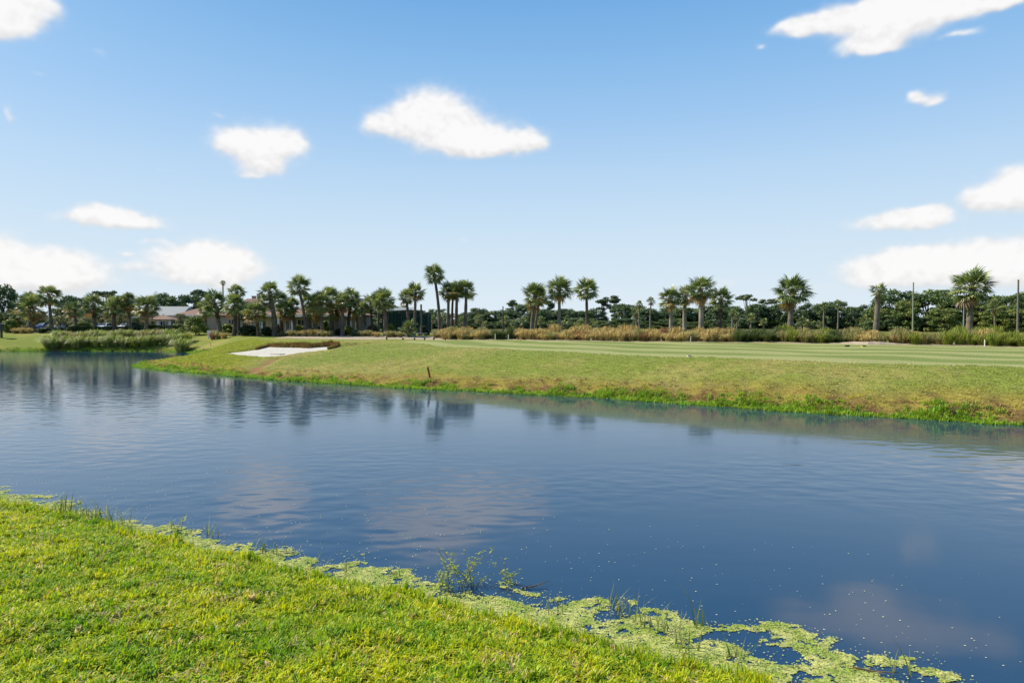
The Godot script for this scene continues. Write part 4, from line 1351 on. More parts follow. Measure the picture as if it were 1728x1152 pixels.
# x, d, lean, crown height, crown radius, trunk radius, boots, yellow, dead skirt, fullness, label
const PALMS := [
	[-84.00, 120.00, -0.42, 6.92, 2.57, 0.34, 0.90, 0.55, 0.50, 1.00, "stout palm with drooping yellowed fronds near the left edge"],
	[-90.60, 128.00, -0.33, 8.67, 1.87, 0.22, 0.20, 0.20, 0.10, 0.80, "half hidden palm crown behind the stout yellowed palm at the left edge"],
	[-80.20, 119.00, -0.52, 9.07, 2.09, 0.26, 0.30, 0.15, 0.25, 0.90, "tall palm standing beside the blue and white parked cars"],
	[-71.62, 117.00, -0.31, 7.36, 2.17, 0.30, 0.80, 0.15, 0.35, 1.00, "palm with thick grey trunk before the middle of the long hedge"],
	[-67.58, 116.00, -0.10, 7.13, 1.92, 0.30, 0.60, 0.10, 0.10, 1.00, "palm before the right part of the long hedge with dark drooping fronds"],
	[-65.98, 118.00, -0.51, 8.00, 1.84, 0.24, 0.20, 0.40, 0.40, 0.90, "taller palm with yellow tinged fronds just past the long hedge end"],
	[-61.36, 114.00, 0.30, 6.97, 2.22, 0.28, 0.50, 0.30, 0.60, 1.00, "broad palm with tan hanging fronds left of the small pavilion"],
	[-46.21, 108.00, -0.94, 7.38, 2.21, 0.32, 0.80, 0.15, 0.20, 1.00, "bushy palm leaning left beside the big rounded shrub"],
	[-42.58, 106.00, -0.18, 9.07, 1.45, 0.20, 0.10, 0.05, 0.10, 0.85, "slender palm whose crown rises above its bushy neighbour before the chimney"],
	[-42.50, 104.00, 0.18, 6.98, 1.92, 0.28, 0.50, 0.15, 0.20, 1.00, "bushy palm with dark thick trunk left of the two chimneys"],
	[-37.50, 101.00, -0.44, 5.76, 1.97, 0.24, 0.50, 0.25, 0.20, 1.00, "low palm with pale trunk in front of the dark shrubs"],
	[-35.57, 102.00, -0.62, 8.88, 1.69, 0.33, 0.70, 0.15, 0.20, 0.90, "palm with rough grey trunk at the left end of the clubhouse"],
	[-36.29, 107.00, 0.00, 7.63, 1.67, 0.24, 0.30, 0.00, 0.10, 1.00, "dark crowned palm close behind the rough grey trunk at the clubhouse"],
	[-30.65, 101.00, -0.97, 9.53, 1.97, 0.20, 0.00, 0.05, 0.15, 0.95, "tallest clubhouse palm with a slim trunk propped by stakes"],
	[-33.28, 104.00, -0.36, 6.89, 1.42, 0.24, 0.60, 0.35, 0.40, 0.80, "short shaggy palm under the tallest clubhouse palm"],
	[-31.04, 105.00, -0.27, 7.29, 1.64, 0.28, 0.50, 0.10, 0.20, 1.00, "dense palm right of the slim propped trunk"],
	[-28.02, 101.00, -0.35, 7.07, 2.16, 0.24, 0.20, 0.45, 0.30, 1.00, "wide weeping palm with pale green fronds before the clubhouse wall"],
	[-27.67, 105.00, -0.46, 7.93, 2.15, 0.30, 0.70, 0.10, 0.15, 1.00, "dense rounded palm between the weeping palm and the first pale door"],
	[-25.37, 102.00, 0.00, 7.46, 1.69, 0.30, 0.50, 0.35, 0.20, 1.00, "pale fronded palm just right of the first pale clubhouse door"],
	[-25.44, 106.00, 0.55, 8.15, 1.75, 0.26, 0.40, 0.05, 0.20, 0.95, "dark palm crown leaning right above the clubhouse roof edge"],
	[-22.21, 103.00, -0.36, 6.42, 1.30, 0.27, 1.00, 0.20, 0.10, 0.90, "short palm with criss-cross boots right of the second pale door"],
	[-21.46, 105.00, -0.37, 7.29, 1.53, 0.17, 0.00, 0.35, 0.20, 0.90, "slim trunked palm with brownish crown left of the booted leaning palm"],
	[-21.22, 108.00, 0.19, 7.76, 1.68, 0.20, 0.10, 0.10, 0.10, 0.80, "thin palm tucked behind the booted palm beside the netted enclosure"],
	[-18.79, 101.00, -0.26, 7.51, 1.97, 0.32, 1.00, 0.10, 0.15, 1.00, "palm with shaggy booted trunk at the left corner of the netted enclosure"],
	[-34.03, 103.00, -0.09, 6.24, 1.71, 0.26, 0.70, 0.30, 0.40, 0.90, "short shaggy palm between the porch columns of the clubhouse"],
	[-29.65, 103.00, -0.18, 5.88, 1.71, 0.26, 0.60, 0.25, 0.30, 0.90, "low palm half hidden between the dense palms before the clubhouse"],
	[-26.59, 104.00, -0.18, 6.08, 1.62, 0.26, 0.60, 0.20, 0.30, 0.90, "low palm before the first pale clubhouse door"],
	[-24.28, 107.00, -0.19, 6.70, 1.67, 0.25, 0.30, 0.20, 0.30, 0.90, "palm close to the second pale clubhouse door"],
	[-39.16, 108.00, -0.09, 7.29, 1.58, 0.25, 0.30, 0.10, 0.20, 0.90, "palm with round crown left of the rough grey trunk"],
	[-41.87, 107.00, -0.09, 5.95, 1.56, 0.25, 0.50, 0.20, 0.30, 0.90, "short palm below the two chimneys"],
	[-52.84, 118.00, -0.21, 6.57, 1.72, 0.25, 0.40, 0.20, 0.30, 0.90, "palm half hidden behind the big rounded shrub"],
	[-78.08, 122.00, -0.21, 6.65, 1.78, 0.24, 0.40, 0.30, 0.30, 0.90, "lower palm behind the left end of the long hedge"],
	[-16.04, 106.00, -0.37, 8.33, 1.45, 0.22, 0.20, 0.05, 0.10, 0.90, "left one of the twin palms before the netted enclosure"],
	[-15.01, 104.00, 0.27, 8.88, 1.62, 0.22, 0.30, 0.10, 0.20, 1.00, "right one of the twin palms before the netted enclosure"],
	[-11.25, 106.00, -0.83, 11.65, 1.86, 0.24, 0.10, 0.00, 0.10, 1.00, "tallest palm with a long leaning trunk against the sky"],
	[-9.95, 105.00, 0.18, 9.11, 1.64, 0.24, 0.00, 0.15, 0.10, 0.90, "leftmost palm of the tight four trunk cluster"],
	[-9.30, 107.00, 0.09, 9.02, 1.46, 0.20, 0.00, 0.10, 0.20, 0.80, "thin brown palm second from left in the four trunk cluster"],
	[-8.68, 104.00, 0.27, 9.15, 1.62, 0.24, 0.00, 0.10, 0.20, 0.95, "brown trunked palm third from left in the four trunk cluster"],
	[-7.21, 105.00, 0.18, 9.30, 1.74, 0.26, 0.00, 0.10, 0.10, 1.00, "rightmost palm of the tight four trunk cluster with round crown"],
	[2.96, 103.00, 0.54, 8.30, 2.21, 0.27, 0.10, 0.30, 0.20, 1.00, "left palm of the middle trio with a drooping left side"],
	[3.59, 106.00, 0.74, 8.06, 1.55, 0.20, 0.00, 0.10, 0.10, 0.70, "second trunk pressed against the left palm of the middle trio"],
	[6.99, 103.00, 0.18, 9.37, 2.11, 0.25, 0.30, 0.05, 0.30, 1.00, "centre palm of the middle trio with a pale trunk"],
	[11.13, 100.00, -0.17, 9.04, 2.05, 0.22, 0.10, 0.05, 0.15, 1.00, "right palm of the middle trio with a slim dark trunk"],
	[20.43, 88.00, 0.00, 7.37, 1.63, 0.26, 0.20, 0.50, 0.30, 1.00, "leftmost palm of the pale trunked cluster with yellow lower fronds"],
	[22.93, 90.00, -0.08, 7.76, 1.49, 0.26, 0.20, 0.35, 0.30, 0.90, "second palm of the pale trunked cluster, half behind its neighbours"],
	[23.50, 85.00, -0.07, 8.36, 1.90, 0.30, 0.20, 0.25, 0.30, 1.00, "tallest palm of the pale trunked cluster with whitish trunk"],
	[27.16, 89.00, 0.08, 7.33, 1.73, 0.26, 0.60, 0.00, 0.10, 1.00, "dark rightmost palm of the pale trunked cluster"],
	[34.74, 85.00, 0.15, 8.07, 2.24, 0.34, 0.70, 0.30, 0.55, 1.10, "lone broad palm with orange lower fronds and rough trunk"],
	[43.71, 82.00, 0.29, 7.99, 1.12, 0.33, 0.00, 0.05, 0.10, 0.55, "palm with sparse ragged crown and thick bare trunk"],
	[53.57, 80.00, 0.49, 8.38, 2.42, 0.36, 0.40, 0.30, 0.60, 1.10, "largest right-hand palm with orange dead fronds under its crown"]]

# x, d, crown height, crown radius, label
const SMALL_PALMS := [
	[-70.02, 165.00, 14.04, 0.82, "tall bare pole-like palm with tiny tufted top behind the houses"],
	[-21.18, 140.00, 4.00, 1.26, "small palm behind the dark netted enclosure, first from the left"],
	[-17.61, 150.00, 5.04, 1.35, "small palm behind the dark netted enclosure, second from the left"],
	[-16.56, 160.00, 5.81, 1.28, "small palm behind the four trunk palm cluster, first from the left"],
	[-11.68, 158.00, 4.96, 1.42, "small palm behind the four trunk palm cluster, second from the left"],
	[-7.14, 152.00, 5.32, 1.37, "small palm behind the four trunk palm cluster, third from the left"],
	[-6.60, 165.00, 4.00, 1.15, "small palm behind the four trunk palm cluster, fourth from the left"],
	[-1.57, 150.00, 5.04, 1.20, "small palm behind the left of the middle trio, first from the left"],
	[0.56, 160.00, 4.14, 1.12, "small palm behind the left of the middle trio, second from the left"],
	[2.43, 155.00, 4.81, 1.24, "small palm behind the left of the middle trio, third from the left"],
	[6.26, 150.00, 4.91, 1.35, "small palm behind the left of the middle trio, fourth from the left"],
	[9.44, 162.00, 4.14, 1.13, "small palm behind the left of the middle trio, fifth from the left"],
	[10.94, 148.00, 4.00, 1.33, "small palm behind the left of the middle trio, sixth from the left"],
	[14.75, 145.00, 4.13, 1.59, "small palm around the right middle palm, first from the left"],
	[18.13, 150.00, 3.74, 1.35, "small palm around the right middle palm, second from the left"],
	[29.08, 160.00, 6.78, 1.44, "small palm behind the pale trunked palm cluster, first from the left"],
	[28.55, 152.00, 8.49, 1.06, "small palm behind the pale trunked palm cluster, second from the left"],
	[30.52, 150.00, 9.09, 1.20, "small palm behind the pale trunked palm cluster, third from the left"],
	[39.57, 158.00, 4.27, 1.26, "small palm behind the pale trunked palm cluster, fourth from the left"],
	[48.52, 150.00, 6.61, 1.05, "small palm behind the pale trunked palm cluster, fifth from the left"],
	[51.08, 155.00, 5.89, 1.08, "small palm behind the pale trunked palm cluster, sixth from the left"],
	[52.43, 150.00, 5.57, 1.35, "small palm behind the lone broad palm, first from the left"],
	[57.79, 156.00, 4.68, 1.25, "small palm behind the lone broad palm, second from the left"],
	[63.65, 150.00, 4.78, 1.20, "small palm left of the sparse ragged palm, first from the left"],
	[64.09, 148.00, 4.26, 1.04, "small palm left of the sparse ragged palm, second from the left"],
	[66.39, 150.00, 4.00, 1.05, "small palm left of the sparse ragged palm, third from the left"],
	[68.73, 152.00, 4.00, 1.06, "small palm left of the sparse ragged palm, fourth from the left"],
	[66.91, 146.00, 7.94, 1.31, "small palm left of the sparse ragged palm, fifth from the left"],
	[71.74, 150.00, 8.43, 1.35, "small palm left of the sparse ragged palm, sixth from the left"],
	[80.06, 155.00, 4.94, 1.24, "small palm left of the sparse ragged palm, seventh from the left"],
	[80.47, 140.00, 5.95, 1.26, "small palm left of the largest right-hand palm, first from the left"],
	[76.80, 120.00, 4.21, 0.72, "small palm left of the largest right-hand palm, second from the left"],
	[83.83, 118.00, 7.18, 1.53, "small palm behind the largest right-hand palm"]]

# x, d, top height, width, kind, label
const TREES := [
	[-138.30, 160.00, 10.54, 14.40, 0, "dark green oak left of the long clipped hedge, first from the left"],
	[-128.56, 160.00, 11.23, 12.80, 0, "dark green oak left of the long clipped hedge, second from the left"],
	[-110.05, 140.00, 7.29, 7.67, 5, "loose yellow green tree left of the long clipped hedge, first from the left"],
	[-124.72, 166.00, 5.30, 7.58, 6, "low woodland thicket left of the long clipped hedge, first from the left"],
	[-119.65, 160.00, 13.18, 7.04, 0, "dark green oak left of the long clipped hedge, third from the left"],
	[-105.20, 142.00, 7.09, 5.19, 5, "loose yellow green tree left of the long clipped hedge, second from the left"],
	[-121.25, 166.00, 5.59, 7.58, 6, "low woodland thicket left of the long clipped hedge, second from the left"],
	[-119.09, 165.00, 9.60, 4.95, 0, "dark green oak left of the long clipped hedge, fourth from the left"],
	[-99.60, 138.00, 6.28, 4.28, 5, "loose yellow green tree left of the long clipped hedge, third from the left"],
	[-117.79, 166.00, 5.88, 7.58, 6, "low woodland thicket left of the long clipped hedge, third from the left"],
	[-101.31, 146.00, 6.79, 5.33, 5, "loose yellow green tree left of the long clipped hedge, fourth from the left"],
	[-114.32, 166.00, 6.17, 7.58, 6, "low woodland thicket left of the long clipped hedge, fourth from the left"],
	[-110.86, 166.00, 5.15, 7.58, 6, "low woodland thicket left of the long clipped hedge, fifth from the left"],
	[-91.68, 138.00, 5.80, 4.54, 5, "loose yellow green tree left of the long clipped hedge, fifth from the left"],
	[-93.84, 142.00, 7.33, 5.19, 5, "loose yellow green tree left of the long clipped hedge, sixth from the left"],
	[-113.52, 175.00, 11.30, 6.30, 0, "dark green oak behind the long clipped hedge, first from the left"],
	[-107.39, 166.00, 5.44, 7.58, 6, "low woodland thicket behind the long clipped hedge, first from the left"],
	[-93.69, 146.00, 8.32, 4.80, 5, "loose yellow green tree behind the long clipped hedge, first from the left"],
	[-112.99, 178.00, 10.81, 5.34, 0, "dark green oak behind the long clipped hedge, second from the left"],
	[-85.62, 136.00, 5.42, 4.97, 5, "loose yellow green tree behind the long clipped hedge, second from the left"],
	[-103.93, 166.00, 5.73, 7.58, 6, "low woodland thicket behind the long clipped hedge, second from the left"],
	[-89.66, 144.00, 7.38, 5.26, 5, "loose yellow green tree behind the long clipped hedge, third from the left"],
	[-100.47, 166.00, 6.02, 7.58, 6, "low woodland thicket behind the long clipped hedge, third from the left"],
	[-87.85, 146.00, 7.55, 4.53, 5, "loose yellow green tree behind the long clipped hedge, fourth from the left"],
	[-109.87, 185.00, 12.37, 5.07, 4, "flat topped pine behind the long clipped hedge"],
	[-82.98, 142.00, 6.72, 4.41, 5, "loose yellow green tree behind the long clipped hedge, fifth from the left"],
	[-97.00, 166.00, 6.31, 7.58, 6, "low woodland thicket behind the long clipped hedge, fourth from the left"],
	[-79.77, 139.00, 6.30, 3.30, 5, "loose yellow green tree behind the long clipped hedge, sixth from the left"],
	[-102.99, 180.00, 11.36, 6.48, 0, "dark green oak behind the long clipped hedge, third from the left"],
	[-93.54, 166.00, 5.30, 7.58, 6, "low woodland thicket behind the long clipped hedge, fifth from the left"],
	[-79.14, 144.00, 6.75, 4.73, 5, "loose yellow green tree behind the long clipped hedge, seventh from the left"],
	[-90.07, 166.00, 5.59, 7.58, 6, "low woodland thicket behind the long clipped hedge, sixth from the left"],
	[-79.30, 150.00, 7.52, 4.93, 5, "loose yellow green tree behind the long clipped hedge, eighth from the left"],
	[-92.03, 180.00, 12.14, 6.48, 0, "dark green oak behind the gabled house, first from the left"],
	[-86.47, 176.00, 11.65, 7.04, 0, "dark green oak behind the gabled house, second from the left"],
	[-61.25, 126.00, 5.97, 2.07, 5, "loose yellow green tree behind the gabled house"],
	[-83.89, 178.00, 11.74, 7.12, 0, "dark green oak behind the gabled house, third from the left"],
	[-87.40, 190.00, 12.92, 3.47, 4, "flat topped pine behind the gabled house, first from the left"],
	[-81.23, 180.00, 10.57, 6.12, 0, "dark green oak behind the gabled house, fourth from the left"],
	[-84.92, 190.00, 12.59, 2.78, 4, "flat topped pine behind the gabled house, second from the left"],
	[-75.45, 185.00, 8.34, 11.10, 0, "dark green oak behind the clubhouse, first from the left"],
	[-68.40, 190.00, 8.46, 11.40, 0, "dark green oak behind the clubhouse, second from the left"],
	[-51.88, 190.00, 8.46, 11.40, 0, "dark green oak behind the clubhouse, third from the left"],
	[-44.77, 195.00, 8.24, 9.75, 0, "dark green oak behind the clubhouse, fourth from the left"],
	[-39.34, 195.00, 8.58, 7.80, 0, "dark green oak behind the clubhouse, fifth from the left"],
	[-34.28, 176.00, 5.68, 8.36, 6, "low woodland thicket behind the dark netted enclosure, first from the left"],
	[-35.44, 195.00, 9.09, 6.63, 0, "dense dark green oak behind the dark netted enclosure, first from the left"],
	[-38.89, 215.00, 10.54, 5.10, 3, "tall ragged pine behind the dark netted enclosure"],
	[-35.65, 200.00, 4.70, 9.50, 6, "low woodland thicket behind the dark netted enclosure, second from the left"],
	[-32.70, 200.00, 9.39, 6.80, 0, "dense dark green oak behind the dark netted enclosure, second from the left"],
	[-28.47, 176.00, 4.92, 8.36, 6, "low woodland thicket behind the dark netted enclosure, third from the left"],
	[-29.04, 200.00, 5.39, 9.50, 6, "low woodland thicket behind the dark netted enclosure, fourth from the left"],
	[-26.77, 190.00, 7.97, 6.46, 0, "dense dark green oak behind the dark netted enclosure, third from the left"],
	[-22.65, 176.00, 5.53, 8.36, 6, "low woodland thicket behind the dark netted enclosure, fifth from the left"],
	[-22.43, 200.00, 4.52, 9.50, 6, "low woodland thicket behind the dark netted enclosure, sixth from the left"],
	[-20.60, 188.00, 8.25, 6.39, 0, "dense dark green oak behind the dark netted enclosure, fourth from the left"],
	[-16.83, 176.00, 4.77, 8.36, 6, "low woodland thicket behind the four trunk palm cluster, first from the left"],
	[-15.93, 185.00, 6.90, 6.66, 0, "dense dark green oak behind the four trunk palm cluster, first from the left"],
	[-15.83, 200.00, 5.22, 9.50, 6, "low woodland thicket behind the four trunk palm cluster, second from the left"],
	[-11.90, 190.00, 7.30, 7.22, 0, "dense dark green oak behind the four trunk palm cluster, second from the left"],
	[-11.02, 176.00, 5.38, 8.36, 6, "low woodland thicket behind the four trunk palm cluster, third from the left"],
	[-9.06, 186.00, 8.37, 6.70, 0, "dense dark green oak behind the four trunk palm cluster, third from the left"],
	[-9.22, 200.00, 5.91, 9.50, 6, "low woodland thicket behind the four trunk palm cluster, fourth from the left"],
	[-5.44, 184.00, 7.68, 7.36, 0, "dense dark green oak behind the four trunk palm cluster, fourth from the left"],
	[-5.20, 176.00, 4.61, 8.36, 6, "low woodland thicket behind the four trunk palm cluster, fifth from the left"],
	[-2.61, 200.00, 5.04, 9.50, 6, "low woodland thicket behind the left of the middle trio, first from the left"],
	[-1.90, 182.00, 7.80, 6.55, 0, "dense dark green oak behind the left of the middle trio, first from the left"],
	[0.34, 196.00, 10.31, 4.29, 3, "tall ragged pine behind the left of the middle trio, first from the left"],
	[0.61, 176.00, 5.22, 8.36, 6, "low woodland thicket behind the left of the middle trio, second from the left"],
	[3.47, 190.00, 9.62, 7.22, 0, "dense dark green oak behind the left of the middle trio, second from the left"],
	[4.00, 200.00, 5.74, 9.50, 6, "low woodland thicket behind the left of the middle trio, third from the left"],
	[6.57, 180.00, 8.07, 6.48, 0, "dense dark green oak behind the left of the middle trio, third from the left"],
	[6.43, 176.00, 4.46, 8.36, 6, "low woodland thicket behind the left of the middle trio, fourth from the left"],
	[10.61, 200.00, 4.87, 9.50, 6, "low woodland thicket behind the left of the middle trio, fifth from the left"],
	[10.57, 196.00, 10.14, 4.65, 3, "tall ragged pine behind the left of the middle trio, second from the left"],
	[10.56, 184.00, 7.84, 7.36, 0, "dense dark green oak behind the left of the middle trio, fourth from the left"],
	[12.24, 176.00, 5.07, 8.36, 6, "low woodland thicket behind the left of the middle trio, sixth from the left"],
	[14.07, 186.00, 8.21, 7.44, 0, "dense dark green oak behind the left of the middle trio, fifth from the left"],
	[17.22, 200.00, 5.57, 9.50, 6, "low woodland thicket around the right middle palm, first from the left"],
	[17.09, 182.00, 7.64, 6.92, 0, "dense dark green oak around the right middle palm, first from the left"],
	[18.06, 176.00, 5.68, 8.36, 6, "low woodland thicket around the right middle palm, second from the left"],
	[20.38, 186.00, 7.56, 6.32, 0, "dense dark green oak around the right middle palm, second from the left"],
	[23.83, 200.00, 4.70, 9.50, 6, "low woodland thicket around the right middle palm, third from the left"],
	[23.13, 190.00, 8.46, 6.84, 0, "dense dark green oak around the right middle palm, third from the left"],
	[25.28, 190.00, 10.94, 4.51, 3, "tall ragged pine around the right middle palm, first from the left"],
	[23.87, 176.00, 4.92, 8.36, 6, "low woodland thicket around the right middle palm, fourth from the left"],
	[28.72, 192.00, 11.35, 4.56, 3, "tall ragged pine around the right middle palm, second from the left"],
	[30.43, 200.00, 5.39, 9.50, 6, "low woodland thicket around the right middle palm, fifth from the left"],
	[30.73, 188.00, 9.56, 7.14, 0, "dense dark green oak around the right middle palm, fourth from the left"],
	[29.69, 176.00, 5.53, 8.36, 6, "low woodland thicket around the right middle palm, sixth from the left"],
	[33.64, 186.00, 9.18, 6.70, 0, "dense dark green oak behind the pale trunked palm cluster, first from the left"],
	[37.04, 200.00, 4.52, 9.50, 6, "low woodland thicket behind the pale trunked palm cluster, first from the left"],
	[35.69, 180.00, 8.23, 6.84, 0, "dense dark green oak behind the pale trunked palm cluster, second from the left"],
	[35.51, 176.00, 4.77, 8.36, 6, "low woodland thicket behind the pale trunked palm cluster, second from the left"],
	[39.68, 184.00, 7.84, 6.99, 0, "dense dark green oak behind the pale trunked palm cluster, third from the left"],
	[43.65, 200.00, 5.22, 9.50, 6, "low woodland thicket behind the pale trunked palm cluster, third from the left"],
	[43.35, 186.00, 9.01, 6.70, 0, "dense dark green oak behind the pale trunked palm cluster, fourth from the left"],
	[41.32, 176.00, 5.38, 8.36, 6, "low woodland thicket behind the pale trunked palm cluster, fourth from the left"],
	[45.58, 182.00, 8.43, 7.28, 0, "dense dark green oak behind the pale trunked palm cluster, fifth from the left"],
	[50.26, 200.00, 5.91, 9.50, 6, "low woodland thicket behind the pale trunked palm cluster, fifth from the left"],
	[50.35, 188.00, 8.41, 7.52, 0, "dense dark green oak behind the pale trunked palm cluster, sixth from the left"],
	[47.14, 176.00, 4.61, 8.36, 6, "low woodland thicket behind the pale trunked palm cluster, sixth from the left"],
	[56.87, 200.00, 5.04, 9.50, 6, "low woodland thicket behind the pale trunked palm cluster, seventh from the left"],
	[52.48, 184.00, 8.96, 6.62, 0, "dense dark green oak behind the pale trunked palm cluster, seventh from the left"],
	[52.95, 176.00, 5.22, 8.36, 6, "low woodland thicket behind the pale trunked palm cluster, eighth from the left"],
	[54.47, 180.00, 8.23, 6.48, 0, "dense dark green oak behind the pale trunked palm cluster, eighth from the left"],
	[63.48, 200.00, 5.74, 9.50, 6, "low woodland thicket behind the pale trunked palm cluster, ninth from the left"],
	[59.52, 186.00, 9.01, 7.07, 0, "dense dark green oak behind the pale trunked palm cluster, ninth from the left"],
	[58.77, 176.00, 4.46, 8.36, 6, "low woodland thicket behind the lone broad palm, first from the left"],
	[57.65, 170.00, 8.14, 6.80, 0, "dense dark green oak behind the lone broad palm, first from the left"],
	[58.54, 170.00, 10.80, 4.66, 4, "flat topped pine behind the lone broad palm, first from the left"],
	[70.09, 200.00, 4.87, 9.50, 6, "low woodland thicket behind the lone broad palm, second from the left"],
	[60.19, 168.00, 8.97, 6.38, 0, "dense dark green oak behind the lone broad palm, second from the left"],
	[64.58, 176.00, 5.07, 8.36, 6, "low woodland thicket behind the lone broad palm, third from the left"],
	[64.91, 172.00, 8.34, 6.54, 0, "dense dark green oak behind the lone broad palm, third from the left"],
	[64.91, 172.00, 9.98, 4.08, 4, "flat topped pine behind the lone broad palm, second from the left"],
	[76.70, 200.00, 5.57, 9.50, 6, "low woodland thicket behind the lone broad palm, fourth from the left"],
	[65.68, 166.00, 9.05, 5.98, 0, "dense dark green oak behind the lone broad palm, fourth from the left"],
	[70.40, 176.00, 5.68, 8.36, 6, "low woodland thicket behind the lone broad palm, fifth from the left"],
	[68.08, 168.00, 8.67, 4.60, 4, "flat topped pine behind the lone broad palm, third from the left"],
	[83.30, 200.00, 4.70, 9.50, 6, "low woodland thicket behind the lone broad palm, sixth from the left"],
	[68.59, 164.00, 8.42, 6.23, 0, "dense dark green oak left of the sparse ragged palm, first from the left"],
	[76.22, 176.00, 4.92, 8.36, 6, "low woodland thicket left of the sparse ragged palm, first from the left"],
	[73.33, 166.00, 9.20, 6.31, 0, "dense dark green oak left of the sparse ragged palm, second from the left"],
	[89.91, 200.00, 5.39, 9.50, 6, "low woodland thicket left of the sparse ragged palm, second from the left"],
	[74.52, 162.00, 9.35, 5.83, 0, "dense dark green oak left of the sparse ragged palm, third from the left"],
	[82.03, 176.00, 5.53, 8.36, 6, "low woodland thicket left of the sparse ragged palm, third from the left"],
	[78.43, 164.00, 9.42, 5.90, 0, "dense dark green oak left of the sparse ragged palm, fourth from the left"],
	[96.52, 200.00, 4.52, 9.50, 6, "low woodland thicket left of the sparse ragged palm, fourth from the left"],
	[87.85, 176.00, 4.77, 8.36, 6, "low woodland thicket left of the sparse ragged palm, fifth from the left"],
	[80.14, 160.00, 8.03, 5.76, 0, "dense dark green oak left of the sparse ragged palm, fifth from the left"],
	[103.13, 200.00, 5.22, 9.50, 6, "low woodland thicket left of the sparse ragged palm, sixth from the left"],
	[82.71, 158.00, 8.53, 6.00, 0, "dense dark green oak left of the sparse ragged palm, sixth from the left"],
	[93.66, 176.00, 5.38, 8.36, 6, "low woodland thicket left of the largest right-hand palm, first from the left"],
	[69.86, 130.00, 7.05, 5.22, 2, "mid green leafy tree left of the largest right-hand palm, first from the left"],
	[109.74, 200.00, 5.91, 9.50, 6, "low woodland thicket left of the largest right-hand palm, second from the left"],
	[70.23, 128.00, 5.78, 7.01, 6, "low woodland thicket left of the largest right-hand palm, third from the left"],
	[75.04, 134.00, 10.87, 7.59, 1, "large spreading oak left of the largest right-hand palm, first from the left"],
	[73.57, 128.00, 6.00, 7.01, 6, "low woodland thicket left of the largest right-hand palm, fourth from the left"],
	[72.97, 126.00, 8.27, 5.06, 2, "mid green leafy tree left of the largest right-hand palm, second from the left"],
	[76.91, 128.00, 5.22, 7.01, 6, "low woodland thicket left of the largest right-hand palm, fifth from the left"],
	[80.58, 132.00, 10.66, 9.64, 1, "large spreading oak left of the largest right-hand palm, second from the left"],
	[80.25, 128.00, 5.45, 7.01, 6, "low woodland thicket left of the largest right-hand palm, sixth from the left"],
	[77.23, 122.00, 6.86, 5.57, 2, "mid green leafy tree left of the largest right-hand palm, third from the left"],
	[82.59, 128.00, 9.23, 7.01, 1, "large spreading oak left of the largest right-hand palm, third from the left"],
	[83.59, 128.00, 5.67, 7.01, 6, "low woodland thicket left of the largest right-hand palm, seventh from the left"],
	[86.93, 128.00, 5.89, 7.01, 6, "low woodland thicket behind the largest right-hand palm, first from the left"],
	[86.67, 126.00, 9.26, 6.90, 2, "mid green leafy tree behind the largest right-hand palm, first from the left"],
	[90.27, 128.00, 6.11, 7.01, 6, "low woodland thicket behind the largest right-hand palm, second from the left"],
	[86.57, 122.00, 6.33, 5.57, 2, "mid green leafy tree behind the largest right-hand palm, second from the left"],
	[94.50, 130.00, 9.31, 8.31, 1, "large spreading oak behind the largest right-hand palm, first from the left"],
	[93.61, 128.00, 5.34, 7.01, 6, "low woodland thicket behind the largest right-hand palm, third from the left"],
	[89.84, 120.00, 6.82, 5.48, 2, "mid green leafy tree behind the largest right-hand palm, third from the left"],
	[96.95, 128.00, 5.56, 7.01, 6, "low woodland thicket behind the largest right-hand palm, fourth from the left"],
	[99.70, 130.00, 10.22, 8.31, 1, "large spreading oak behind the largest right-hand palm, second from the left"]]

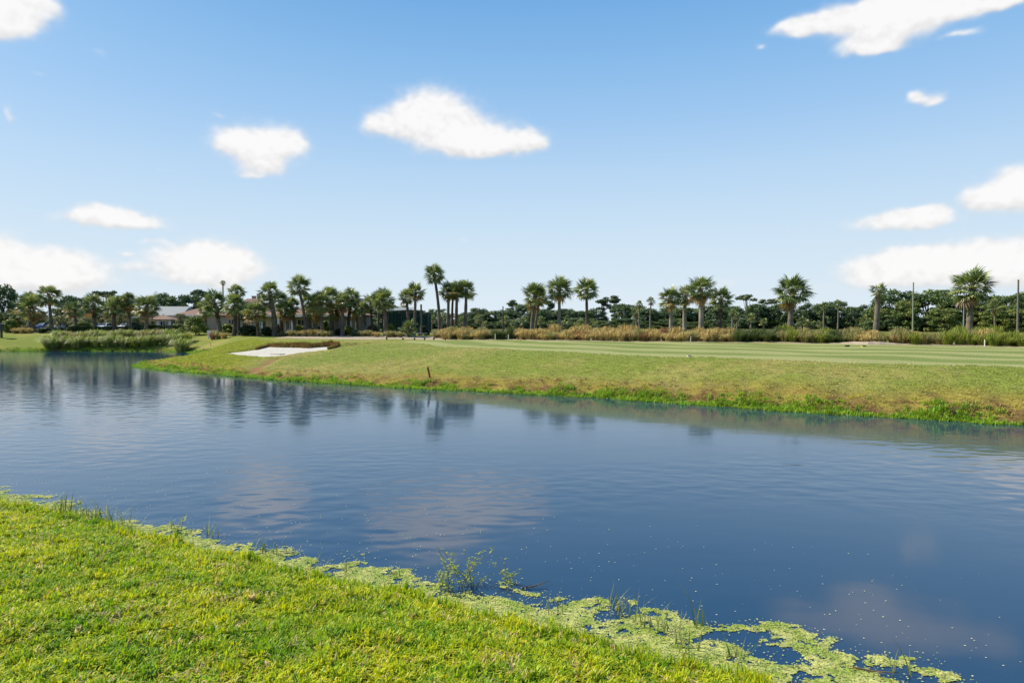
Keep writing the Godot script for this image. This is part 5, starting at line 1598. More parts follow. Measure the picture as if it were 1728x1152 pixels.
# x, d, top height, width, kind, label
const SHRUBS := [
	[-86.91, 118.00, 5.03, 3.08, 1, "round green shrub at the left edge behind the dark post"],
	[-82.40, 115.00, 3.40, 3.40, 2, "pale low shrub left of the stout yellowed palm"],
	[-78.21, 114.00, 3.41, 3.17, 0, "dark low shrub right of the stout yellowed palm"],
	[-77.27, 116.00, 3.39, 2.22, 0, "dark low shrub under the tall palm by the cars"],
	[-51.17, 110.00, 5.43, 4.78, 1, "big rounded yellow green shrub beside the small pavilion"],
	[-40.24, 104.00, 3.91, 3.44, 0, "large very dark rounded shrub behind the low pale trunked palm"],
	[-37.08, 103.00, 3.64, 2.15, 0, "dark rounded shrub at the foot of the rough grey palm"],
	[-26.23, 104.00, 3.37, 1.99, 0, "dark green shrub right of the wide weeping palm"],
	[-33.99, 101.00, 3.03, 1.76, 2, "olive shrub at the foot of the clubhouse left end"],
	[-23.19, 101.00, 3.21, 1.93, 2, "olive shrub under the second pale clubhouse door"],
	[-16.87, 99.00, 3.05, 2.93, 2, "olive shrub mound before the netted enclosure"],
	[-3.52, 92.00, 2.96, 1.76, 0, "dark round shrub in the tan grass right of the palm cluster"],
	[-1.66, 91.00, 2.81, 2.06, 0, "dark low shrub mound left of the grey pole in the tan grass"],
	[27.34, 79.00, 3.11, 2.06, 0, "dark green shrub ending the tan grass stretch"],
	[29.26, 79.00, 3.04, 2.06, 0, "dark green shrub left of the lone broad palm"],
	[-29.40, 107.00, 4.65, 1.67, 1, "leafy green vine shrub against the clubhouse wall"],
	[-59.83, 122.00, 4.11, 2.76, 1, "light green shrub in front of the gabled house"],
	[-46.65, 112.00, 4.19, 2.92, 1, "light green shrub mound below the chimney house"],
	[-38.07, 110.00, 4.10, 2.49, 2, "olive shrub at the left porch column"],
	[-33.62, 108.00, 3.91, 2.44, 1, "light green shrub under the tallest clubhouse palm"],
	[-30.61, 107.00, 3.81, 2.23, 0, "dark shrub under the wide weeping palm"],
	[-25.44, 106.00, 3.82, 2.03, 1, "light green shrub between the two pale doors"],
	[-21.75, 106.00, 3.91, 2.40, 2, "olive shrub left of the netted enclosure"],
	[-18.90, 105.00, 4.09, 2.37, 1, "light green shrub at the netted enclosure's left corner"],
	[-13.73, 106.00, 3.82, 1.84, 0, "dark shrub behind the low pale bench"],
	[-6.72, 92.00, 3.04, 2.08, 1, "green shrub under the four trunk palm cluster"],
	[7.01, 84.00, 3.20, 1.75, 1, "green shrub in the tan grass below the middle trio"],
	[13.81, 81.00, 3.15, 1.55, 0, "dark shrub in the tan grass right of the middle trio"],
	[24.80, 79.00, 3.31, 1.79, 1, "green shrub at the foot of the dark rightmost cluster palm"],
	[-70.01, 126.00, 4.66, 3.73, 0, "dark shrub behind the right end of the long hedge"],
	[-80.58, 128.00, 4.56, 4.01, 1, "green shrub behind the left end of the long hedge"],
	[35.48, 75.00, 3.09, 1.43, 0, "dark green shrub behind the white sand mound"],
	[38.03, 71.00, 3.38, 1.61, 2, "twiggy brownish shrub below the sparse ragged palm"]]

# x, d, height, spread, kind, label
const GRASSES := [
	[-8.89, 90.79, 1.48, 1.28, 0, "front row tan dry grass clump right of the leaning palm, first from the left"],
	[-8.34, 90.02, 1.27, 1.03, 0, "front row tan dry grass clump right of the leaning palm, second from the left"],
	[-8.48, 92.07, 1.61, 1.03, 0, "middle row tan dry grass clump right of the leaning palm, first from the left"],
	[-8.12, 93.67, 1.65, 1.23, 1, "back row olive grass clump right of the leaning palm, first from the left"],
	[-7.74, 91.30, 1.74, 1.23, 1, "middle row olive grass clump right of the leaning palm, first from the left"],
	[-6.66, 89.51, 1.36, 1.24, 0, "front row tan dry grass clump right of the leaning palm, third from the left"],
	[-6.54, 90.86, 1.50, 1.14, 0, "middle row tan dry grass clump right of the leaning palm, second from the left"],
	[-6.29, 93.60, 1.74, 1.29, 0, "back row tan dry grass clump right of the leaning palm"],
	[-5.65, 89.12, 0.81, 1.06, 1, "front row olive grass clump right of the leaning palm"],
	[-5.59, 90.53, 1.30, 1.26, 1, "middle row olive grass clump right of the leaning palm, second from the left"],
	[-4.59, 88.85, 1.02, 1.16, 0, "front row tan dry grass clump right of the leaning palm, fourth from the left"],
	[-4.45, 90.16, 1.11, 1.07, 1, "middle row olive grass clump right of the leaning palm, third from the left"],
	[-3.98, 88.87, 1.30, 1.27, 0, "front row tan dry grass clump right of the leaning palm, fifth from the left"],
	[-4.04, 92.21, 1.71, 1.03, 1, "back row olive grass clump right of the leaning palm, second from the left"],
	[-3.40, 90.00, 1.29, 1.21, 1, "middle row olive grass clump by the grey pole, first from the left"],
	[-2.59, 91.86, 1.18, 1.11, 2, "back row dark green grass clump by the grey pole, first from the left"],
	[-2.17, 87.93, 1.30, 1.09, 2, "front row dark green grass clump by the grey pole, first from the left"],
	[-2.05, 89.73, 1.08, 1.09, 1, "middle row olive grass clump by the grey pole, second from the left"],
	[-1.23, 87.99, 1.16, 1.02, 2, "front row dark green grass clump by the grey pole, second from the left"],
	[-0.22, 88.58, 1.81, 1.09, 2, "middle row dark green grass clump by the grey pole"],
	[0.22, 91.13, 1.18, 1.11, 2, "back row dark green grass clump by the grey pole, second from the left"],
	[1.03, 88.35, 1.59, 1.07, 0, "middle row tan dry grass clump by the grey pole"],
	[1.41, 86.54, 1.35, 1.28, 0, "front row tan dry grass clump by the grey pole, first from the left"],
	[1.62, 90.62, 1.35, 1.21, 0, "back row tan dry grass clump by the grey pole, first from the left"],
	[2.07, 86.09, 1.37, 1.22, 0, "front row tan dry grass clump by the grey pole, second from the left"],
	[2.77, 90.16, 1.39, 1.16, 0, "back row tan dry grass clump by the grey pole, second from the left"],
	[3.00, 87.74, 1.34, 1.00, 0, "middle row tan dry grass clump below the middle trio, first from the left"],
	[3.28, 85.84, 1.49, 1.10, 0, "front row tan dry grass clump below the middle trio, first from the left"],
	[3.56, 86.67, 1.01, 1.30, 0, "middle row tan dry grass clump below the middle trio, second from the left"],
	[3.97, 85.18, 1.47, 1.09, 0, "front row tan dry grass clump below the middle trio, second from the left"],
	[4.20, 84.45, 0.92, 1.30, 0, "front row tan dry grass clump below the middle trio, third from the left"],
	[4.49, 86.29, 1.04, 1.15, 0, "middle row tan dry grass clump below the middle trio, third from the left"],
	[4.81, 83.81, 1.10, 1.18, 1, "front row olive grass clump below the middle trio"],
	[5.47, 85.89, 1.02, 1.02, 0, "middle row tan dry grass clump below the middle trio, fourth from the left"],
	[5.58, 87.63, 2.00, 1.12, 0, "back row tan dry grass clump below the middle trio, first from the left"],
	[6.07, 83.70, 0.85, 1.01, 0, "front row tan dry grass clump below the middle trio, fourth from the left"],
	[6.85, 82.94, 1.33, 1.19, 0, "front row tan dry grass clump below the middle trio, fifth from the left"],
	[7.41, 84.56, 1.32, 1.03, 0, "middle row tan dry grass clump below the middle trio, fifth from the left"],
	[7.37, 82.59, 0.92, 1.09, 0, "front row tan dry grass clump below the middle trio, sixth from the left"],
	[8.21, 86.31, 1.31, 1.11, 0, "back row tan dry grass clump below the middle trio, second from the left"],
	[8.00, 83.46, 1.76, 1.26, 0, "middle row tan dry grass clump below the middle trio, sixth from the left"],
	[8.40, 81.83, 1.14, 1.22, 3, "front row russet dry grass clump below the middle trio"],
	[9.08, 85.32, 1.99, 1.14, 0, "back row tan dry grass clump below the middle trio, third from the left"],
	[8.83, 82.72, 1.39, 1.11, 0, "middle row tan dry grass clump below the middle trio, seventh from the left"],
	[8.80, 81.31, 0.92, 1.30, 0, "front row tan dry grass clump below the middle trio, seventh from the left"],
	[9.94, 81.08, 1.05, 1.08, 0, "front row tan dry grass clump right of the middle trio, first from the left"],
	[10.31, 82.31, 1.36, 1.07, 1, "middle row olive grass clump right of the middle trio"],
	[10.47, 81.59, 1.64, 1.09, 0, "middle row tan dry grass clump right of the middle trio, first from the left"],
	[10.60, 80.66, 1.37, 1.21, 0, "front row tan dry grass clump right of the middle trio, second from the left"],
	[11.65, 83.60, 1.63, 1.19, 0, "back row tan dry grass clump right of the middle trio, first from the left"],
	[11.41, 81.15, 1.05, 1.17, 0, "middle row tan dry grass clump right of the middle trio, second from the left"],
	[11.78, 83.60, 1.80, 1.26, 0, "back row tan dry grass clump right of the middle trio, second from the left"],
	[11.35, 80.21, 1.31, 1.15, 0, "front row tan dry grass clump right of the middle trio, third from the left"],
	[12.20, 79.93, 1.49, 1.17, 0, "front row tan dry grass clump right of the middle trio, fourth from the left"],
	[12.50, 80.79, 1.02, 1.09, 0, "middle row tan dry grass clump right of the middle trio, third from the left"],
	[12.74, 79.01, 1.29, 1.25, 0, "front row tan dry grass clump right of the middle trio, fifth from the left"],
	[13.57, 83.19, 2.01, 1.27, 0, "back row tan dry grass clump right of the middle trio, third from the left"],
	[13.62, 80.43, 1.24, 1.17, 0, "middle row tan dry grass clump right of the middle trio, fourth from the left"],
	[13.91, 79.12, 1.27, 1.25, 0, "front row tan dry grass clump right of the middle trio, sixth from the left"],
	[14.58, 82.15, 1.99, 1.07, 0, "back row tan dry grass clump right of the middle trio, fourth from the left"],
	[14.69, 78.54, 1.51, 1.16, 1, "front row olive grass clump right of the middle trio"],
	[15.12, 80.37, 1.47, 1.25, 0, "middle row tan dry grass clump right of the middle trio, fifth from the left"],
	[15.70, 81.80, 1.34, 1.04, 0, "back row tan dry grass clump right of the middle trio, fifth from the left"],
	[15.25, 78.32, 1.15, 1.22, 3, "front row russet dry grass clump right of the middle trio"],
	[16.25, 79.74, 1.57, 1.24, 0, "middle row tan dry grass clump right of the middle trio, sixth from the left"],
	[16.16, 78.10, 1.23, 1.13, 0, "front row tan dry grass clump below the pale trunked palms, first from the left"],
	[17.00, 81.07, 1.43, 1.27, 0, "back row tan dry grass clump below the pale trunked palms, first from the left"],
	[16.81, 79.09, 1.12, 1.20, 0, "middle row tan dry grass clump below the pale trunked palms, first from the left"],
	[18.08, 80.54, 1.64, 1.07, 3, "back row russet dry grass clump below the pale trunked palms"],
	[17.81, 76.97, 0.97, 1.19, 0, "front row tan dry grass clump below the pale trunked palms, second from the left"],
	[18.83, 77.95, 1.71, 1.18, 0, "middle row tan dry grass clump below the pale trunked palms, second from the left"],
	[18.64, 76.52, 0.85, 1.10, 0, "front row tan dry grass clump below the pale trunked palms, third from the left"],
	[20.05, 80.53, 1.25, 1.08, 0, "back row tan dry grass clump below the pale trunked palms, second from the left"],
	[19.37, 76.31, 1.14, 1.18, 0, "front row tan dry grass clump below the pale trunked palms, fourth from the left"],
	[20.73, 80.01, 1.22, 1.29, 0, "back row tan dry grass clump below the pale trunked palms, third from the left"],
	[20.37, 76.32, 1.10, 1.12, 1, "front row olive grass clump below the pale trunked palms"],
	[21.35, 77.62, 1.06, 1.05, 0, "middle row tan dry grass clump below the pale trunked palms, third from the left"],
	[21.89, 79.52, 1.68, 1.11, 0, "back row tan dry grass clump below the pale trunked palms, fourth from the left"],
	[21.41, 75.66, 0.84, 1.03, 0, "front row tan dry grass clump below the pale trunked palms, fifth from the left"],
	[22.28, 77.34, 1.08, 1.27, 3, "middle row russet dry grass clump below the pale trunked palms"],
	[22.15, 75.69, 1.50, 1.13, 0, "front row tan dry grass clump below the pale trunked palms, sixth from the left"],
	[23.41, 78.89, 1.61, 1.16, 1, "back row olive grass clump below the pale trunked palms"],
	[23.30, 76.78, 1.63, 1.16, 0, "middle row tan dry grass clump below the pale trunked palms, fourth from the left"],
	[23.24, 75.60, 0.91, 1.17, 0, "front row tan dry grass clump below the pale trunked palms, seventh from the left"],
	[24.60, 76.79, 1.67, 1.02, 0, "middle row tan dry grass clump below the pale trunked palms, fifth from the left"],
	[24.31, 75.41, 1.06, 1.00, 0, "front row tan dry grass clump below the pale trunked palms, eighth from the left"],
	[25.41, 76.43, 1.47, 1.26, 2, "middle row dark green grass clump left of the lone broad palm, first from the left"],
	[24.76, 74.47, 1.25, 1.19, 2, "front row dark green grass clump left of the lone broad palm, first from the left"],
	[26.05, 78.21, 1.55, 1.24, 2, "back row dark green grass clump left of the lone broad palm, first from the left"],
	[25.74, 74.76, 1.12, 1.09, 2, "front row dark green grass clump left of the lone broad palm, second from the left"],
	[26.44, 75.61, 1.21, 1.17, 2, "middle row dark green grass clump left of the lone broad palm, second from the left"],
	[27.23, 77.22, 1.11, 1.10, 2, "back row dark green grass clump left of the lone broad palm, second from the left"],
	[26.63, 74.53, 1.50, 1.18, 2, "front row dark green grass clump left of the lone broad palm, third from the left"],
	[27.78, 75.21, 1.18, 1.07, 2, "middle row dark green grass clump left of the lone broad palm, third from the left"],
	[28.45, 76.74, 1.50, 1.28, 2, "back row dark green grass clump left of the lone broad palm, third from the left"],
	[27.62, 73.69, 1.17, 1.10, 2, "front row dark green grass clump left of the lone broad palm, fourth from the left"],
	[28.58, 73.81, 1.02, 1.04, 2, "front row dark green grass clump left of the lone broad palm, fifth from the left"],
	[29.43, 75.08, 1.70, 1.12, 2, "middle row dark green grass clump left of the lone broad palm, fourth from the left"],
	[29.23, 73.12, 1.37, 1.00, 1, "front row olive grass clump left of the lone broad palm"],
	[30.52, 76.13, 1.95, 1.30, 4, "back row bright green grass clump left of the lone broad palm"],
	[30.13, 73.95, 1.01, 1.03, 4, "middle row bright green grass clump right of the lone broad palm"],
	[29.92, 72.62, 1.37, 1.08, 4, "front row bright green grass clump right of the lone broad palm, first from the left"],
	[31.55, 75.43, 1.15, 1.22, 4, "back row bright green grass clump right of the lone broad palm, first from the left"],
	[31.39, 73.81, 1.66, 1.20, 1, "middle row olive grass clump right of the lone broad palm, first from the left"],
	[30.94, 71.92, 1.25, 1.19, 1, "front row olive grass clump right of the lone broad palm, first from the left"],
	[32.98, 74.93, 1.35, 1.25, 4, "back row bright green grass clump right of the lone broad palm, second from the left"],
	[31.80, 71.80, 1.35, 1.16, 1, "front row olive grass clump right of the lone broad palm, second from the left"],
	[32.29, 71.18, 1.14, 1.22, 4, "front row bright green grass clump right of the lone broad palm, second from the left"],
	[33.18, 72.58, 1.31, 1.01, 1, "middle row olive grass clump right of the lone broad palm, second from the left"],
	[34.05, 73.99, 1.60, 1.14, 4, "back row bright green grass clump right of the lone broad palm, third from the left"],
	[33.07, 70.93, 0.99, 1.27, 2, "front row dark green grass clump right of the lone broad palm, first from the left"],
	[34.02, 71.90, 1.38, 1.12, 2, "middle row dark green grass clump right of the lone broad palm"],
	[35.12, 73.27, 1.39, 1.29, 2, "back row dark green grass clump right of the lone broad palm"],
	[34.25, 70.70, 0.82, 1.13, 2, "front row dark green grass clump right of the lone broad palm, second from the left"],
	[35.50, 71.83, 1.57, 1.16, 1, "middle row olive grass clump right of the lone broad palm, third from the left"],
	[35.02, 70.05, 1.16, 1.12, 1, "front row olive grass clump right of the lone broad palm, third from the left"],
	[36.52, 72.76, 1.77, 1.25, 1, "back row olive grass clump below the sparse ragged palm, first from the left"],
	[36.22, 71.16, 1.56, 1.09, 1, "middle row olive grass clump below the sparse ragged palm, first from the left"],
	[35.86, 69.45, 1.02, 1.02, 0, "front row tan dry grass clump below the sparse ragged palm, first from the left"],
	[36.90, 69.99, 1.47, 1.21, 0, "middle row tan dry grass clump below the sparse ragged palm, first from the left"],
	[38.16, 72.16, 1.30, 1.26, 1, "back row olive grass clump below the sparse ragged palm, second from the left"],
	[36.75, 69.27, 1.02, 1.27, 0, "front row tan dry grass clump below the sparse ragged palm, second from the left"],
	[37.14, 68.31, 1.17, 1.05, 1, "front row olive grass clump below the sparse ragged palm, first from the left"],
	[38.27, 68.13, 0.98, 1.24, 0, "front row tan dry grass clump below the sparse ragged palm, third from the left"],
	[39.43, 69.23, 1.74, 1.25, 1, "middle row olive grass clump below the sparse ragged palm, second from the left"],
	[38.69, 67.70, 1.51, 1.21, 1, "front row olive grass clump below the sparse ragged palm, second from the left"],
	[40.68, 70.76, 1.11, 1.15, 0, "back row tan dry grass clump below the sparse ragged palm"],
	[40.37, 68.61, 1.42, 1.07, 0, "middle row tan dry grass clump below the sparse ragged palm, second from the left"],
	[39.62, 66.79, 1.27, 1.21, 4, "front row bright green grass clump left of the largest right-hand palm, first from the left"],
	[41.66, 70.11, 1.18, 1.18, 4, "back row bright green grass clump left of the largest right-hand palm, first from the left"],
	[40.17, 66.37, 1.25, 1.05, 1, "front row olive grass clump left of the largest right-hand palm"],
	[41.41, 68.17, 0.98, 1.05, 4, "middle row bright green grass clump left of the largest right-hand palm, first from the left"],
	[42.83, 69.20, 1.13, 1.03, 1, "back row olive grass clump left of the largest right-hand palm"],
	[42.43, 67.34, 1.31, 1.21, 1, "middle row olive grass clump left of the largest right-hand palm"],
	[41.84, 65.34, 1.44, 1.13, 4, "front row bright green grass clump left of the largest right-hand palm, second from the left"],
	[43.57, 66.32, 1.73, 1.09, 4, "middle row bright green grass clump left of the largest right-hand palm, second from the left"],
	[44.48, 67.56, 1.91, 1.02, 4, "back row bright green grass clump left of the largest right-hand palm, second from the left"],
	[42.72, 64.81, 1.48, 1.02, 4, "front row bright green grass clump left of the largest right-hand palm, third from the left"],
	[43.38, 64.40, 1.17, 1.17, 4, "front row bright green grass clump left of the largest right-hand palm, fourth from the left"],
	[44.21, 65.36, 1.52, 1.07, 1, "middle row olive grass clump below the largest right-hand palm, first from the left"],
	[46.01, 66.93, 1.78, 1.09, 4, "back row bright green grass clump below the largest right-hand palm, first from the left"],
	[44.06, 63.73, 0.99, 1.16, 4, "front row bright green grass clump below the largest right-hand palm, first from the left"],
	[44.90, 64.46, 1.60, 1.13, 0, "middle row tan dry grass clump below the largest right-hand palm"],
	[44.45, 62.81, 1.34, 1.21, 4, "front row bright green grass clump below the largest right-hand palm, second from the left"],
	[46.63, 65.60, 1.92, 1.05, 4, "back row bright green grass clump below the largest right-hand palm, second from the left"],
	[46.16, 63.94, 1.22, 1.29, 4, "middle row bright green grass clump below the largest right-hand palm, first from the left"],
	[45.33, 62.48, 0.88, 1.18, 4, "front row bright green grass clump below the largest right-hand palm, third from the left"],
	[47.52, 64.76, 1.16, 1.02, 1, "back row olive grass clump below the largest right-hand palm"],
	[46.37, 62.95, 1.46, 1.06, 4, "middle row bright green grass clump below the largest right-hand palm, second from the left"],
	[46.16, 61.61, 1.04, 1.01, 4, "front row bright green grass clump below the largest right-hand palm, fourth from the left"],
	[46.71, 61.16, 1.49, 1.07, 4, "front row bright green grass clump below the largest right-hand palm, fifth from the left"],
	[47.59, 62.01, 1.57, 1.02, 4, "middle row bright green grass clump below the largest right-hand palm, third from the left"],
	[49.08, 63.65, 1.24, 1.15, 4, "back row bright green grass clump below the largest right-hand palm, third from the left"],
	[47.41, 60.15, 1.40, 1.19, 4, "front row bright green grass clump below the largest right-hand palm, sixth from the left"],
	[48.65, 61.31, 1.70, 1.28, 1, "middle row olive grass clump below the largest right-hand palm, second from the left"],
	[50.07, 62.74, 1.93, 1.08, 4, "back row bright green grass clump below the largest right-hand palm, fourth from the left"],
	[47.79, 59.59, 1.25, 1.12, 4, "front row bright green grass clump below the largest right-hand palm, seventh from the left"]]

const BED_GRASSES := [
	[-70.13, 103.04, 1.81, 1.93, 5, "lower cordgrass clump on the far left shore, first from the left"],
	[-68.96, 102.91, 1.64, 1.96, 5, "lower cordgrass clump on the far left shore, second from the left"],
	[-70.40, 105.93, 1.87, 1.83, 5, "upper cordgrass clump on the far left shore, first from the left"],
	[-69.34, 106.29, 1.60, 1.79, 1, "upper cordgrass clump on the far left shore, second from the left"],
	[-67.31, 103.21, 1.88, 1.65, 4, "lower cordgrass clump on the far left shore, third from the left"],
	[-65.76, 102.78, 1.75, 1.94, 5, "lower cordgrass clump on the far left shore, fourth from the left"],
	[-67.21, 105.56, 1.58, 1.88, 1, "upper cordgrass clump on the far left shore, third from the left"],
	[-64.93, 103.48, 1.65, 1.85, 4, "lower cordgrass clump on the far left shore, fifth from the left"],
	[-66.80, 106.60, 1.55, 1.67, 5, "upper cordgrass clump on the far left shore, fourth from the left"],
	[-63.02, 103.03, 1.63, 1.64, 5, "lower cordgrass clump on the far left shore, sixth from the left"],
	[-64.83, 106.14, 1.84, 1.67, 5, "upper cordgrass clump on the far left shore, fifth from the left"],
	[-63.63, 106.10, 1.60, 1.74, 5, "upper cordgrass clump on the far left shore, sixth from the left"],
	[-61.21, 103.03, 1.85, 1.63, 5, "lower cordgrass clump on the far left shore, seventh from the left"],
	[-60.37, 103.45, 1.82, 1.96, 5, "lower cordgrass clump on the far left shore, eighth from the left"],
	[-61.42, 105.55, 1.81, 1.73, 5, "upper cordgrass clump on the far left shore, seventh from the left"],
	[-58.70, 103.03, 1.59, 1.61, 5, "lower cordgrass clump on the far left shore, ninth from the left"],
	[-60.31, 105.99, 1.85, 1.97, 5, "upper cordgrass clump on the far left shore, eighth from the left"],
	[-59.37, 106.45, 1.55, 1.77, 5, "upper cordgrass clump on the far left shore, ninth from the left"],
	[-56.95, 102.79, 1.70, 1.97, 4, "lower cordgrass clump on the far left shore, tenth from the left"],
	[-56.97, 105.55, 1.76, 1.90, 1, "upper cordgrass clump on the far left shore, tenth from the left"],
	[-55.35, 102.78, 1.81, 1.65, 5, "lower cordgrass clump on the far left shore, eleventh from the left"],
	[-56.79, 106.53, 1.62, 1.94, 5, "upper cordgrass clump on the far left shore, eleventh from the left"],
	[-54.52, 103.49, 1.72, 1.77, 5, "lower cordgrass clump on the far left shore, twelfth from the left"],
	[-54.97, 106.41, 1.77, 1.74, 1, "upper cordgrass clump on the far left shore, twelfth from the left"],
	[-52.69, 103.48, 1.67, 1.68, 5, "lower cordgrass clump on the far left shore, thirteenth from the left"],
	[-53.40, 106.25, 1.75, 1.92, 5, "upper cordgrass clump on the far left shore, thirteenth from the left"],
	[-50.71, 103.01, 1.75, 1.97, 5, "lower cordgrass clump on the far left shore, fourteenth from the left"],
	[-47.55, 98.00, 2.10, 2.20, 5, "big rounded cordgrass clump by the inlet"],
	[-49.37, 103.12, 1.56, 1.62, 4, "lower cordgrass clump on the far left shore, fifteenth from the left"],
	[-83.07, 114.00, 1.00, 0.90, 0, "low tan dry grass clump by the left edge palms, first from the left"],
	[-81.36, 113.00, 1.10, 0.90, 0, "low tan dry grass clump by the left edge palms, second from the left"],
	[-80.18, 113.00, 1.00, 0.90, 0, "low tan dry grass clump by the left edge palms, third from the left"],
	[-45.23, 103.00, 1.10, 0.90, 3, "low russet dry grass clump left of the clubhouse"],
	[-44.42, 103.00, 1.10, 0.90, 1, "low olive grass clump left of the clubhouse"],
	[-43.11, 102.00, 0.90, 0.90, 0, "low tan dry grass clump left of the clubhouse"],
	[-32.20, 99.00, 1.00, 0.90, 1, "low olive grass clump along the clubhouse bed, first from the left"],
	[-31.25, 99.00, 0.90, 0.90, 1, "low olive grass clump along the clubhouse bed, second from the left"],
	[-30.30, 99.00, 1.00, 0.90, 0, "low tan dry grass clump along the clubhouse bed, first from the left"],
	[-29.36, 99.00, 1.10, 0.90, 0, "low tan dry grass clump along the clubhouse bed, second from the left"],
	[-28.41, 99.00, 1.10, 0.90, 0, "low tan dry grass clump along the clubhouse bed, third from the left"],
	[-27.18, 98.00, 1.00, 0.90, 1, "low olive grass clump along the clubhouse bed, third from the left"],
	[-26.25, 98.00, 0.90, 0.90, 1, "low olive grass clump along the clubhouse bed, fourth from the left"],
	[-21.47, 98.00, 0.90, 0.90, 1, "low olive grass clump on the sand by the netted enclosure, first from the left"],
	[-20.62, 98.00, 1.00, 0.90, 1, "low olive grass clump on the sand by the netted enclosure, second from the left"],
	[-19.23, 97.00, 0.80, 0.90, 0, "low tan dry grass clump on the sand by the netted enclosure"],
	[-17.45, 96.00, 1.00, 0.90, 1, "low olive grass clump on the sand by the netted enclosure, third from the left"],
	[-17.04, 97.00, 0.90, 0.90, 1, "low olive grass clump on the sand by the netted enclosure, fourth from the left"],
	[-15.78, 96.00, 0.90, 0.90, 1, "low olive grass clump on the sand by the netted enclosure, fifth from the left"],
	[-10.66, 95.00, 1.00, 0.90, 1, "low olive grass clump at the foot of the leaning palm, first from the left"],
	[-10.18, 96.00, 1.10, 0.90, 0, "low tan dry grass clump at the foot of the leaning palm"],
	[-9.48, 94.00, 1.20, 0.90, 1, "low olive grass clump at the foot of the leaning palm, second from the left"]]

const BUNKER := [Vector2(-28.21, 67.87), Vector2(-27.85, 69.03), Vector2(-27.30, 69.93), Vector2(-26.84, 71.12), Vector2(-26.69, 72.73), Vector2(-26.58, 73.85), Vector2(-24.77, 73.23), Vector2(-23.21, 73.34), Vector2(-21.77, 72.79), Vector2(-20.81, 73.85), Vector2(-19.90, 74.53), Vector2(-18.84, 73.45), Vector2(-19.37, 71.39), Vector2(-20.56, 69.73), Vector2(-21.66, 68.44), Vector2(-22.27, 66.69), Vector2(-22.67, 65.83), Vector2(-23.85, 65.47), Vector2(-25.52, 66.10)]

const GULLY := [Vector2(-21.35, 62.63), Vector2(-20.60, 57.50), Vector2(-20.40, 54.31), Vector2(-19.75, 50.57), Vector2(-19.71, 49.29)]

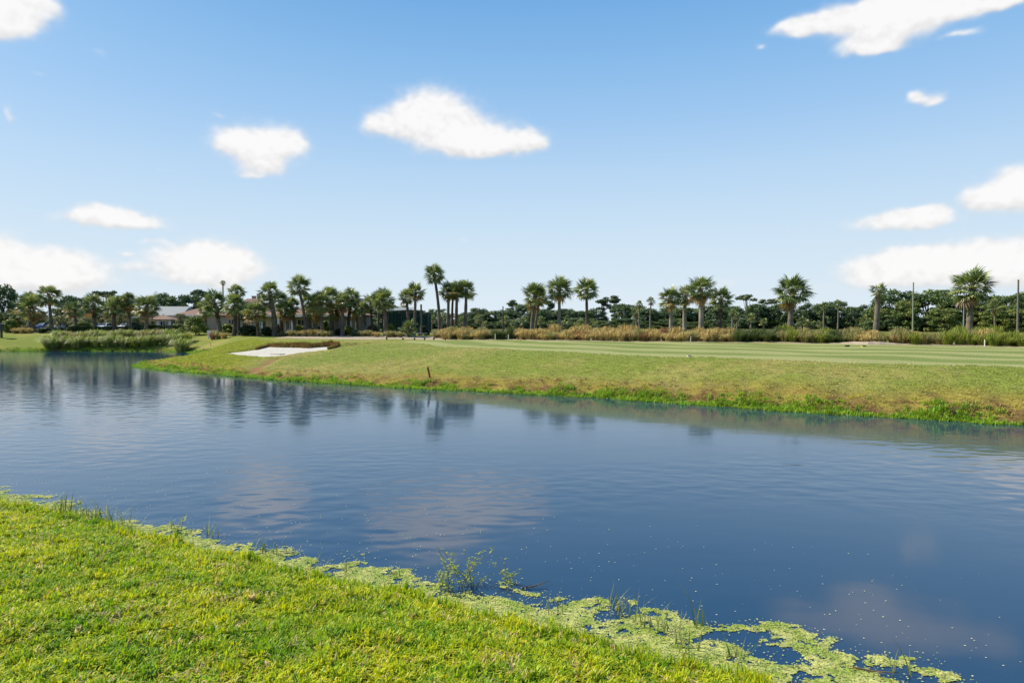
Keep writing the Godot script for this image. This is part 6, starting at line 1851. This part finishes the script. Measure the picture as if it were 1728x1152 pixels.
# each cloud is a heap of soft lobes: azimuth, elevation, half width, half height in degrees, thickness
const CLOUDS := [
	[[-36.28, 20.28, 2.27, 1.20, 1.00], [-34.45, 21.13, 1.08, 0.79, 1.00], [-35.95, 19.10, 1.11, 0.86, 1.00], [-38.17, 20.16, 2.46, 2.07, 1.00]],
	[[-36.53, 13.82, 0.39, 0.68, 0.55]],
	[[-30.74, 18.78, 0.81, 0.35, 0.28]],
	[[-34.69, 16.56, 0.61, 0.19, 0.28]],
	[[-23.04, 15.69, 0.84, 0.30, 0.38]],
	[[-20.24, 13.84, 2.72, 1.50, 1.00], [-18.69, 13.97, 2.01, 1.24, 1.00], [-21.97, 13.77, 1.71, 0.96, 1.00], [-20.02, 12.53, 1.98, 1.07, 1.00], [-20.89, 11.48, 0.78, 0.36, 0.60]],
	[[-26.92, 11.27, 0.79, 0.26, 0.25]],
	[[-6.15, 17.47, 2.76, 1.53, 1.00], [-8.36, 16.49, 2.93, 1.36, 1.00], [-11.02, 15.69, 1.82, 0.73, 1.00], [-4.67, 15.59, 4.45, 1.75, 1.00], [-2.19, 14.94, 3.08, 1.02, 1.00], [1.30, 14.85, 1.79, 0.79, 1.00], [-4.18, 14.44, 3.47, 0.84, 1.00], [-1.20, 14.71, 2.49, 0.70, 1.00]],
	[[-30.56, 7.93, 1.99, 0.67, 1.00], [-30.56, 7.42, 3.18, 0.59, 1.00], [-29.06, 7.53, 1.90, 0.56, 1.00]],
	[[-34.96, 4.28, 4.02, 1.30, 1.00], [-36.28, 3.09, 4.53, 1.36, 1.00], [-33.25, 3.29, 3.14, 1.08, 1.00], [-37.55, 5.00, 1.88, 1.18, 1.00]],
	[[-29.51, 5.23, 0.91, 0.34, 0.70]],
	[[-27.40, 6.04, 1.10, 0.31, 0.55]],
	[[-29.06, 4.09, 1.37, 0.48, 0.70]],
	[[-24.08, 5.22, 3.11, 1.17, 1.00], [-24.91, 4.51, 3.69, 1.26, 1.00], [-22.61, 4.54, 2.33, 1.28, 1.00], [-24.08, 3.50, 3.74, 0.91, 0.80]],
	[[25.80, 21.65, 3.63, 0.85, 1.00], [27.79, 21.76, 3.12, 1.29, 1.00], [29.32, 20.65, 3.22, 1.29, 1.00], [31.18, 21.41, 3.28, 1.11, 1.00], [34.01, 21.02, 3.08, 0.72, 1.00], [27.00, 19.81, 1.78, 0.55, 1.00], [28.18, 19.50, 1.16, 0.51, 1.00], [22.70, 21.66, 1.70, 0.48, 1.00], [35.69, 20.95, 1.31, 0.42, 1.00]],
	[[19.80, 20.67, 0.44, 0.25, 0.60]],
	[[33.32, 19.34, 1.25, 0.30, 0.70]],
	[[30.82, 15.80, 1.18, 0.44, 0.85], [30.52, 16.25, 0.52, 0.36, 0.80], [31.73, 15.42, 0.65, 0.35, 0.70]],
	[[36.02, 9.15, 2.28, 0.94, 1.00], [34.69, 8.62, 1.68, 0.64, 1.00], [36.92, 8.58, 1.91, 1.32, 1.00], [37.92, 9.23, 2.17, 1.53, 1.00]],
	[[30.63, 7.88, 2.14, 0.63, 1.00], [28.94, 7.33, 2.52, 0.64, 1.00], [31.37, 7.32, 1.82, 0.59, 1.00]],
	[[34.69, 4.78, 3.71, 1.06, 1.00], [31.18, 4.55, 4.01, 0.85, 0.80], [28.94, 4.22, 3.05, 1.04, 0.80], [33.32, 3.53, 5.92, 1.33, 0.80], [36.34, 3.89, 4.20, 1.68, 1.00], [28.18, 3.38, 2.71, 0.79, 0.60]],
	[[-3.83, 6.97, 0.79, 0.39, 0.30]],
	[[16.97, 3.19, 2.73, 0.48, 0.30]],
	[[23.33, 2.74, 2.94, 0.37, 0.35]]]

# x, d, height, blades, kind, label
const NEAR_PLANTS := [
	[-9.40, 14.15, 0.34, 9, 0, "reed tuft between the first two left tufts"],
	[-8.76, 13.81, 0.30, 9, 0, "low reed tuft left of the spreading one"],
	[-8.07, 13.57, 0.34, 9, 0, "reed tuft beside the tallest thin reed"],
	[-9.74, 14.33, 0.32, 7, 0, "thin reed tuft standing in the water near the left edge"],
	[-9.04, 13.94, 0.36, 9, 0, "second reed tuft from the left along the near shore"],
	[-8.58, 13.81, 0.34, 12, 0, "spreading reed tuft third from the left along the near shore"],
	[-8.32, 13.65, 0.50, 5, 0, "tallest thin reed near the left edge of the bank"],
	[-7.81, 13.49, 0.38, 8, 0, "reed tuft just right of the tallest thin reed"],
	[-7.50, 13.29, 0.20, 6, 0, "short reed tuft right of the tall reeds"],
	[-6.48, 13.03, 0.26, 5, 1, "small leafy sprig in the pale scum"],
	[-5.74, 12.85, 0.30, 5, 0, "thin bent reed at the scum edge left of centre"],
	[-4.37, 11.86, 0.26, 8, 0, "small reed tuft where the scum narrows"],
	[-4.09, 11.79, 0.24, 6, 0, "small reed tuft right of the narrow scum"],
	[-3.15, 11.08, 0.20, 5, 0, "short sprout beside the floating scum patch"],
	[-2.59, 10.87, 0.20, 6, 0, "low sprout tuft left of the leafy weed"],
	[-1.88, 10.75, 0.20, 5, 0, "tiny sprout between the scum and the leafy weed"],
	[-0.88, 10.27, 0.62, 9, 1, "tallest leafy weed covered in duckweed at centre"],
	[-0.67, 10.38, 0.40, 7, 1, "leafy weed leaning right beside the tallest one"],
	[-1.05, 10.15, 0.35, 8, 1, "low leafy weed left of the tallest one"],
	[-0.08, 10.38, 0.34, 6, 1, "leafy weed with a floating stem right of centre"],
	[0.58, 9.43, 0.22, 7, 0, "short grass tuft rising through the green mat"],
	[1.33, 9.52, 0.34, 6, 0, "upright grass tuft in the middle of the green mat"],
	[1.59, 9.24, 0.26, 7, 0, "grass tuft in the green mat left of its bulge"],
	[1.79, 8.93, 0.34, 8, 0, "tall grass tuft in the widest green mat"],
	[2.02, 8.71, 0.30, 9, 0, "grass tuft on the inner edge of the green mat"],
	[2.54, 8.97, 0.40, 4, 0, "single tall shoot at the outer edge of the mat"],
	[2.18, 8.32, 0.30, 9, 0, "grass tuft by the dark gap in the mat"],
	[2.66, 8.03, 0.26, 9, 0, "grass tuft where the lawn meets the mat end"],
	[4.47, 7.78, 0.30, 4, 0, "pair of pale shoots standing in the right mat"]]
